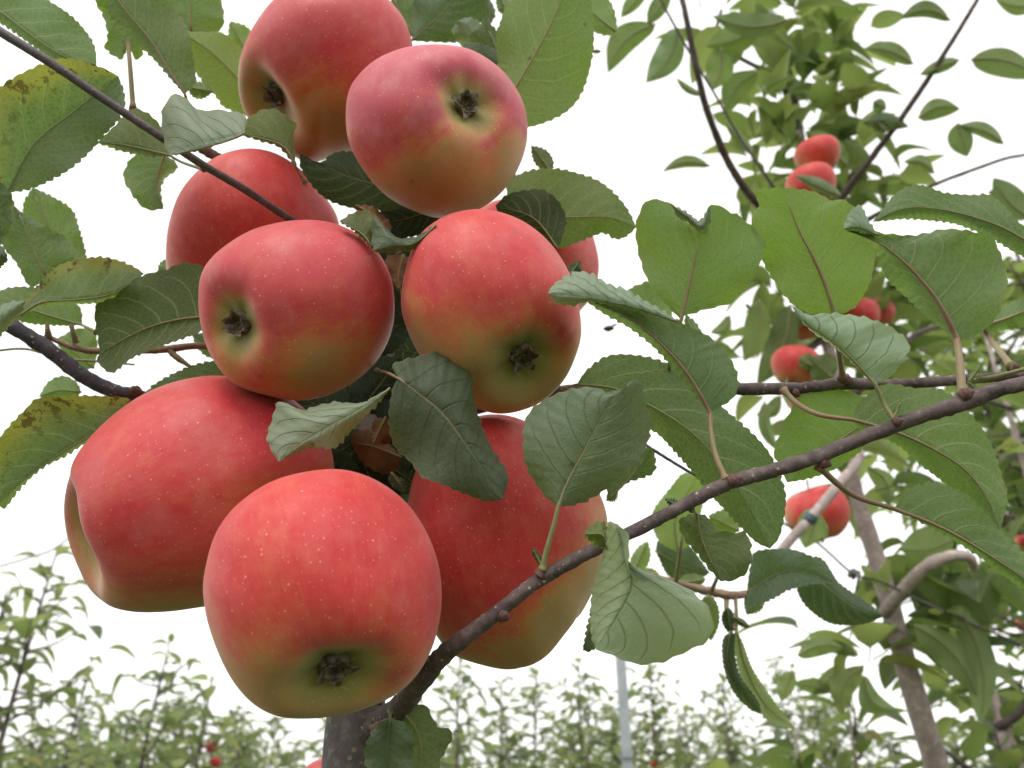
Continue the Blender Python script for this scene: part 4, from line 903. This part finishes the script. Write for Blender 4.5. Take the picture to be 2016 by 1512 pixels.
sl((1668,325), (1585,258), 50, 1.07, 'u', parent=MID, ns=4, bright=.6)

# ---- trees to the right and behind: leader, side shoots, leaves
def orchard_tree(x, ytop, d, label, nleaf=300, size=.075, spread=.30, minz=1.35, seed=0, dens=1.0, protos=PF, mat=None, apples=(), group='apple trees in the orchard behind', tr=.010, lean=0.0, parts=300, first=.06):
    r = random.Random(seed+int(x)); mat = mat or M_FARL
    top = P(x, ytop, d); base = np.array([top[0]+lean, top[1]+r.uniform(-.05, .05), 0.0])
    T = empty('apple_tree', base, label, 'apple tree', group)
    H = top[2]
    pts = [base+(top-base)*u+np.array([r.uniform(-.015, .015), r.uniform(-.015, .015), 0])*(1 if 0 < u < 1 else 0) for u in np.linspace(0, 1, 9)]
    pts = [np.array([0, 0, -.03])+pts[0]]+pts[1:]
    worldtube('trunk', pts, [tr*2.2, tr*1.8, tr*1.5, tr*1.1, tr*.8, tr*.3], M_BTRUNK if d < 2 else M_BARK, T, 6, .1, 24)
    items = []; z = H-.02; k = 0; br = 0
    path = lambda zz: base+(top-base)*(zz/H)
    while z > minz:
        p = path(z); depth = H-z
        L = min(spread, .05+depth*.55)*r.uniform(.6, 1.15); a = k*2.4+r.uniform(-.4, .4)
        if depth > .08 and L > .07:
            e = p+np.array([math.cos(a)*L, math.sin(a)*L, L*r.uniform(.2, .9)])
            m_ = (p+e)/2+np.array([0, 0, -.12*L])
            if br < 40:
                V, F, uv = tube_mesh(spline3([p, m_, e], 7), [tr*.45, tr*.3, tr*.12], 4)
                mesh_obj('branch', V, F, M_BARK, T, uv=uv); br += 1
            nn = int(L/.024*dens)
            for j in range(nn):
                u = (j+.6)/nn; q = p*(1-u)**2+2*m_*u*(1-u)+e*u*u
                aa = a+(-1)**j*r.uniform(.4, 1.3); el = r.uniform(-.3, .9)
                dr = np.array([math.cos(aa)*math.cos(el), math.sin(aa)*math.cos(el), math.sin(el)])
                items.append((q+dr*.012, rot_from(dr, (r.uniform(-.3, .3), r.uniform(-.3, .3), 1)), size*r.uniform(.7, 1.15), r.randrange(len(protos))))
        for j in range(2):
            aa = r.uniform(0, 6.28); el = r.uniform(-.1, 1.0)
            dr = np.array([math.cos(aa)*math.cos(el), math.sin(aa)*math.cos(el), math.sin(el)])
            items.append((p+dr*.012, rot_from(dr, (r.uniform(-.3, .3), r.uniform(-.3, .3), 1)), size*r.uniform(.6, 1.05), r.randrange(len(protos))))
        z -= .034*r.uniform(.7, 1.3)/dens**.5*(1 if depth < .5 else 1.0); k += 1
    place_leaves(T, items, protos, mat, parts, 9)
    return T
orchard_tree(1990, 470, 2.1, 'leafy tree filling the right edge behind the large leaves', seed=1, spread=.42, size=.085, dens=1.25, protos=PM, mat=M_MIDL, tr=.014)
orchard_tree(1860, 545, 2.6, 'tree behind the right-hand branch fork, second from the right edge', seed=2, spread=.42, size=.085, dens=1.25, protos=PM, mat=M_MIDL, tr=.014)
orchard_tree(1935, 640, 1.6, 'darker leafy tree between the right-hand branches and the right edge', seed=41, spread=.30, size=.09, dens=.6, protos=PM, mat=M_MIDL, tr=.012, minz=1.5)
T3 = orchard_tree(1925, 1290, 1.25, 'short tree with a brown trunk low at the right edge', seed=3, spread=.20, size=.075, dens=.8, protos=PM, mat=M_MIDL, tr=.024, minz=1.3)
orchard_tree(1660, 1330, 1.35, 'young leafy shoot low at right of centre, left of the pale trunk', seed=4, spread=.20, size=.08, dens=.9, protos=PM, mat=M_MIDL, tr=.007)
orchard_tree(1560, 1420, 1.3, 'low leafy shoots under the curled dark leaf', seed=5, spread=.22, size=.08, dens=.9, protos=PM, mat=M_MIDL, tr=.007)
far = [  # x, ytop, d, label
 (112, 1085, 2.6, 'nearest of the left background trees, its leafy top under the yellowing leaf'),
 (20, 1165, 2.5, 'bushy tree cut by the left edge of the photo'),
 (178, 1318, 3.5, 'slim tree top standing alone between the two left clumps'),
 (335, 1262, 3.2, 'tree below the large dark red apple with a tuft of shoots on top'),
 (418, 1330, 3.0, 'dark dense tree low left carrying one orange-red apple'),
 (545, 1420, 5.0, 'distant tree just left of the near trunk'),
 (905, 1292, 4.0, 'wispy tree top just right of the biggest apple'),
 (985, 1345, 4.6, 'distant tree under the lumpy apple'),
 (1055, 1318, 4.8, 'upright dark-stemmed tree left of the metal post'),
 (1140, 1300, 4.3, 'tall wispy tree immediately left of the metal post'),
 (1278, 1300, 4.6, 'tree immediately right of the metal post with a small red apple'),
 (1345, 1390, 5.2, 'low bushy tree second to the right of the post'),
 (1420, 1330, 5.6, 'distant tree below the hanging pale leaf'),
 (1525, 1290, 6.0, 'pale distant tree right of the curled dark leaf'),
 (1600, 1360, 5.8, 'pale distant tree between the curled leaf and the pale trunk'),
 (860, 1400, 5.4, 'faint tree right of the small leaves at the trunk foot'),
 (250, 1440, 4.6, 'small tree low between the left clumps'),
 (480, 1390, 4.2, 'sparse tree under the left side of the biggest apple'),
]
for i, (x, yt, d, lab) in enumerate(far):
    orchard_tree(x, yt, d, lab, seed=10+i, spread=.32 if d < 4 else .46, size=.092, dens=.68 if d < 3.6 else .8, tr=.010, minz=1.5)
def far_label(k):
    marks = ((60, 'at the left edge, behind the bushy tree cut by the frame'), (165, 'behind the nearest left background tree'), (270, 'behind the small tree between the left clumps'), (375, 'behind the dark dense tree with the orange apple'),
             (480, 'behind the sparse tree left of the near trunk'), (585, 'hidden mostly by the biggest apple, left of the near trunk'), (700, 'directly behind the near grey trunk'), (800, 'behind the two small leaves at the trunk foot'), (900, 'behind the wispy tree right of the biggest apple'),
             (1010, 'below the lumpy orange apple'), (1110, 'just left of the wispy tree beside the metal post'), (1215, 'directly behind the thin metal post'), (1320, 'right of the tiny red apple by the post'), (1430, 'below the pale bent leaf, right side'),
             (1530, 'below the curled two-coloured leaf'), (1630, 'behind the young leafy shoots right of centre'), (1740, 'just left of the pale leaning trunk'), (1850, 'just right of the pale leaning trunk'), (1950, 'behind the short tree with a brown trunk'), (9999, 'at the right edge of the photo'))
    return 'faint far tree '+marks[min(k, 19)][1]
for i, x in enumerate(range(-40, 2060, 105)):
    orchard_tree(x+random.uniform(-25, 25), 1425+random.uniform(-60, 45), random.uniform(7.0, 9.5), far_label(i), seed=60+i, spread=.75, size=.14, dens=1.0, tr=.016, parts=0, minz=1.6,
                 group='far row of trees')
G3 = 'tiny apples on the far trees'
for (x, y, r, d, lab, s) in [(418,1470,13,2.95,'small orange apple low in the dark dense tree at left',31),(425,1500,11,2.95,'small red apple at the bottom edge, under the orange one at left',32),
                        (1293,1447,10,4.5,'tiny red apple just right of the metal post',33),(1290,1505,10,4.5,'tiny red apple at the bottom edge near the metal post',34)]:
    apple((x, y), d, r, (.1, -.95, .1), lab, seed=s, res=(24, 32), calyx=0, group=G3, bias=.35)

# ------------------------------------------------------------------ trellis post, wires, insect
pt = P(1214, 1180, 2.4); pbx, pby = pt[0], pt[1]
post = empty('trellis_post', (pbx, pby, 0), 'thin grey galvanised metal post rising below the pale bent leaf', 'post')
def post_body():
    # open steel C-section
    pr = [(-.014,-.009),(-.014,.009),(-.006,.009),(-.006,.005),(-.010,.005),(-.010,-.005),(.010,-.005),(.010,.005),(.006,.005),(.006,.009),(.014,.009),(.014,-.009)]
    zs = np.linspace(-.1, pt[2], 14); V = [(pbx+a, pby+b, z) for z in zs for a, b in pr]; n = len(pr)
    F = [(i*n+k, i*n+(k+1) % n, (i+1)*n+(k+1) % n, (i+1)*n+k) for i in range(len(zs)-1) for k in range(n)]
    F.append(tuple((len(zs)-1)*n+k for k in range(n)))
    mesh_obj('post_section', V, F, M_POST, post, smooth=False)
    for z in np.arange(.5, pt[2], .3):
        V, F, _ = tube_mesh([np.array([pbx-.014, pby-.011, z]), np.array([pbx, pby-.016, z+.004]), np.array([pbx+.014, pby-.011, z])], [.0018, .0018], 6)
        mesh_obj('wire_hook', V, F, M_WIRE, post)
post_body()
def wire(pts, r, label, knots=()):
    w = empty('trellis_wire', pts[0], label, 'wire')
    V, F, uv = tube_mesh(spline3(pts, 40), [r], 6); mesh_obj('strand', V, F, M_WIRE, w, uv=uv)
    for (x, y, d, s) in knots:
        c = P(x, y, d); u = np.linspace(0, 4*math.pi, 40)
        e = np.array(pts[-1])-np.array(pts[0]); e /= np.linalg.norm(e); a = np.cross(e, [0, 0, 1]); a /= np.linalg.norm(a); b = np.cross(e, a)
        q = [c+a*s*math.cos(t)+b*s*math.sin(t)+e*(t/12.6-.5)*s*2 for t in u]+[c+a*s+b*s*k+e*s for k in (1, 2.5, 4)]
        V, F, uv = tube_mesh(np.array(q), [r*1.3], 6); mesh_obj('knot', V, F, M_WIRE, w)
wire([P(1500,1010,.97), P(1600,1062,.965), P(1680,1130,.96), P(1735,1146,.955), P(1850,1200,.95), P(2060,1290,.95)], .0015, 'knotted thin wire running behind the dark leaf to the pale trunk', [(1680,1130,.96,.005)])
wire([P(2100,845,1.6), P(1960,858,1.6), P(1800,872,1.62)], .0022, 'short dark wire at the right edge above the leafy tree')
wire([P(-60,1133,2.8), P(0,1115,2.8), P(60,1097,2.8), P(110,1078,2.8), P(180,1020,2.9)], .0035, 'faint slack wire crossing the white sky at the left edge')
def insect():
    c = P(1198, 647, .55); s = .0036
    e = empty('insect', c, 'tiny dark flying insect against the white sky right of the bright red apple', 'insect')
    V, F, uv = tube_mesh([c-RGT*s, c-RGT*s*.5, c, c+RGT*s*.5-UPV*s*-.1, c+RGT*s], [s*.15, s*.5, s*.62, s*.5, s*.2], 10); mesh_obj('body', V, F, M_INSECT, e)
    for sg in (-1, 1):
        V = [c, c+RGT*s*1.2+UPV*s*.5+FWD*sg*s, c+RGT*s*1.7+UPV*s*.8+FWD*sg*s*1.4, c+RGT*s*.9+UPV*s*.8+FWD*sg*s*.6]
        V2 = [v+UPV*s*.04 for v in V]
        mesh_obj('wing', V+V2, [(0,1,2,3),(4,7,6,5),(0,4,5,1),(1,5,6,2),(2,6,7,3),(3,7,4,0)], M_INSECT, e)
insect()
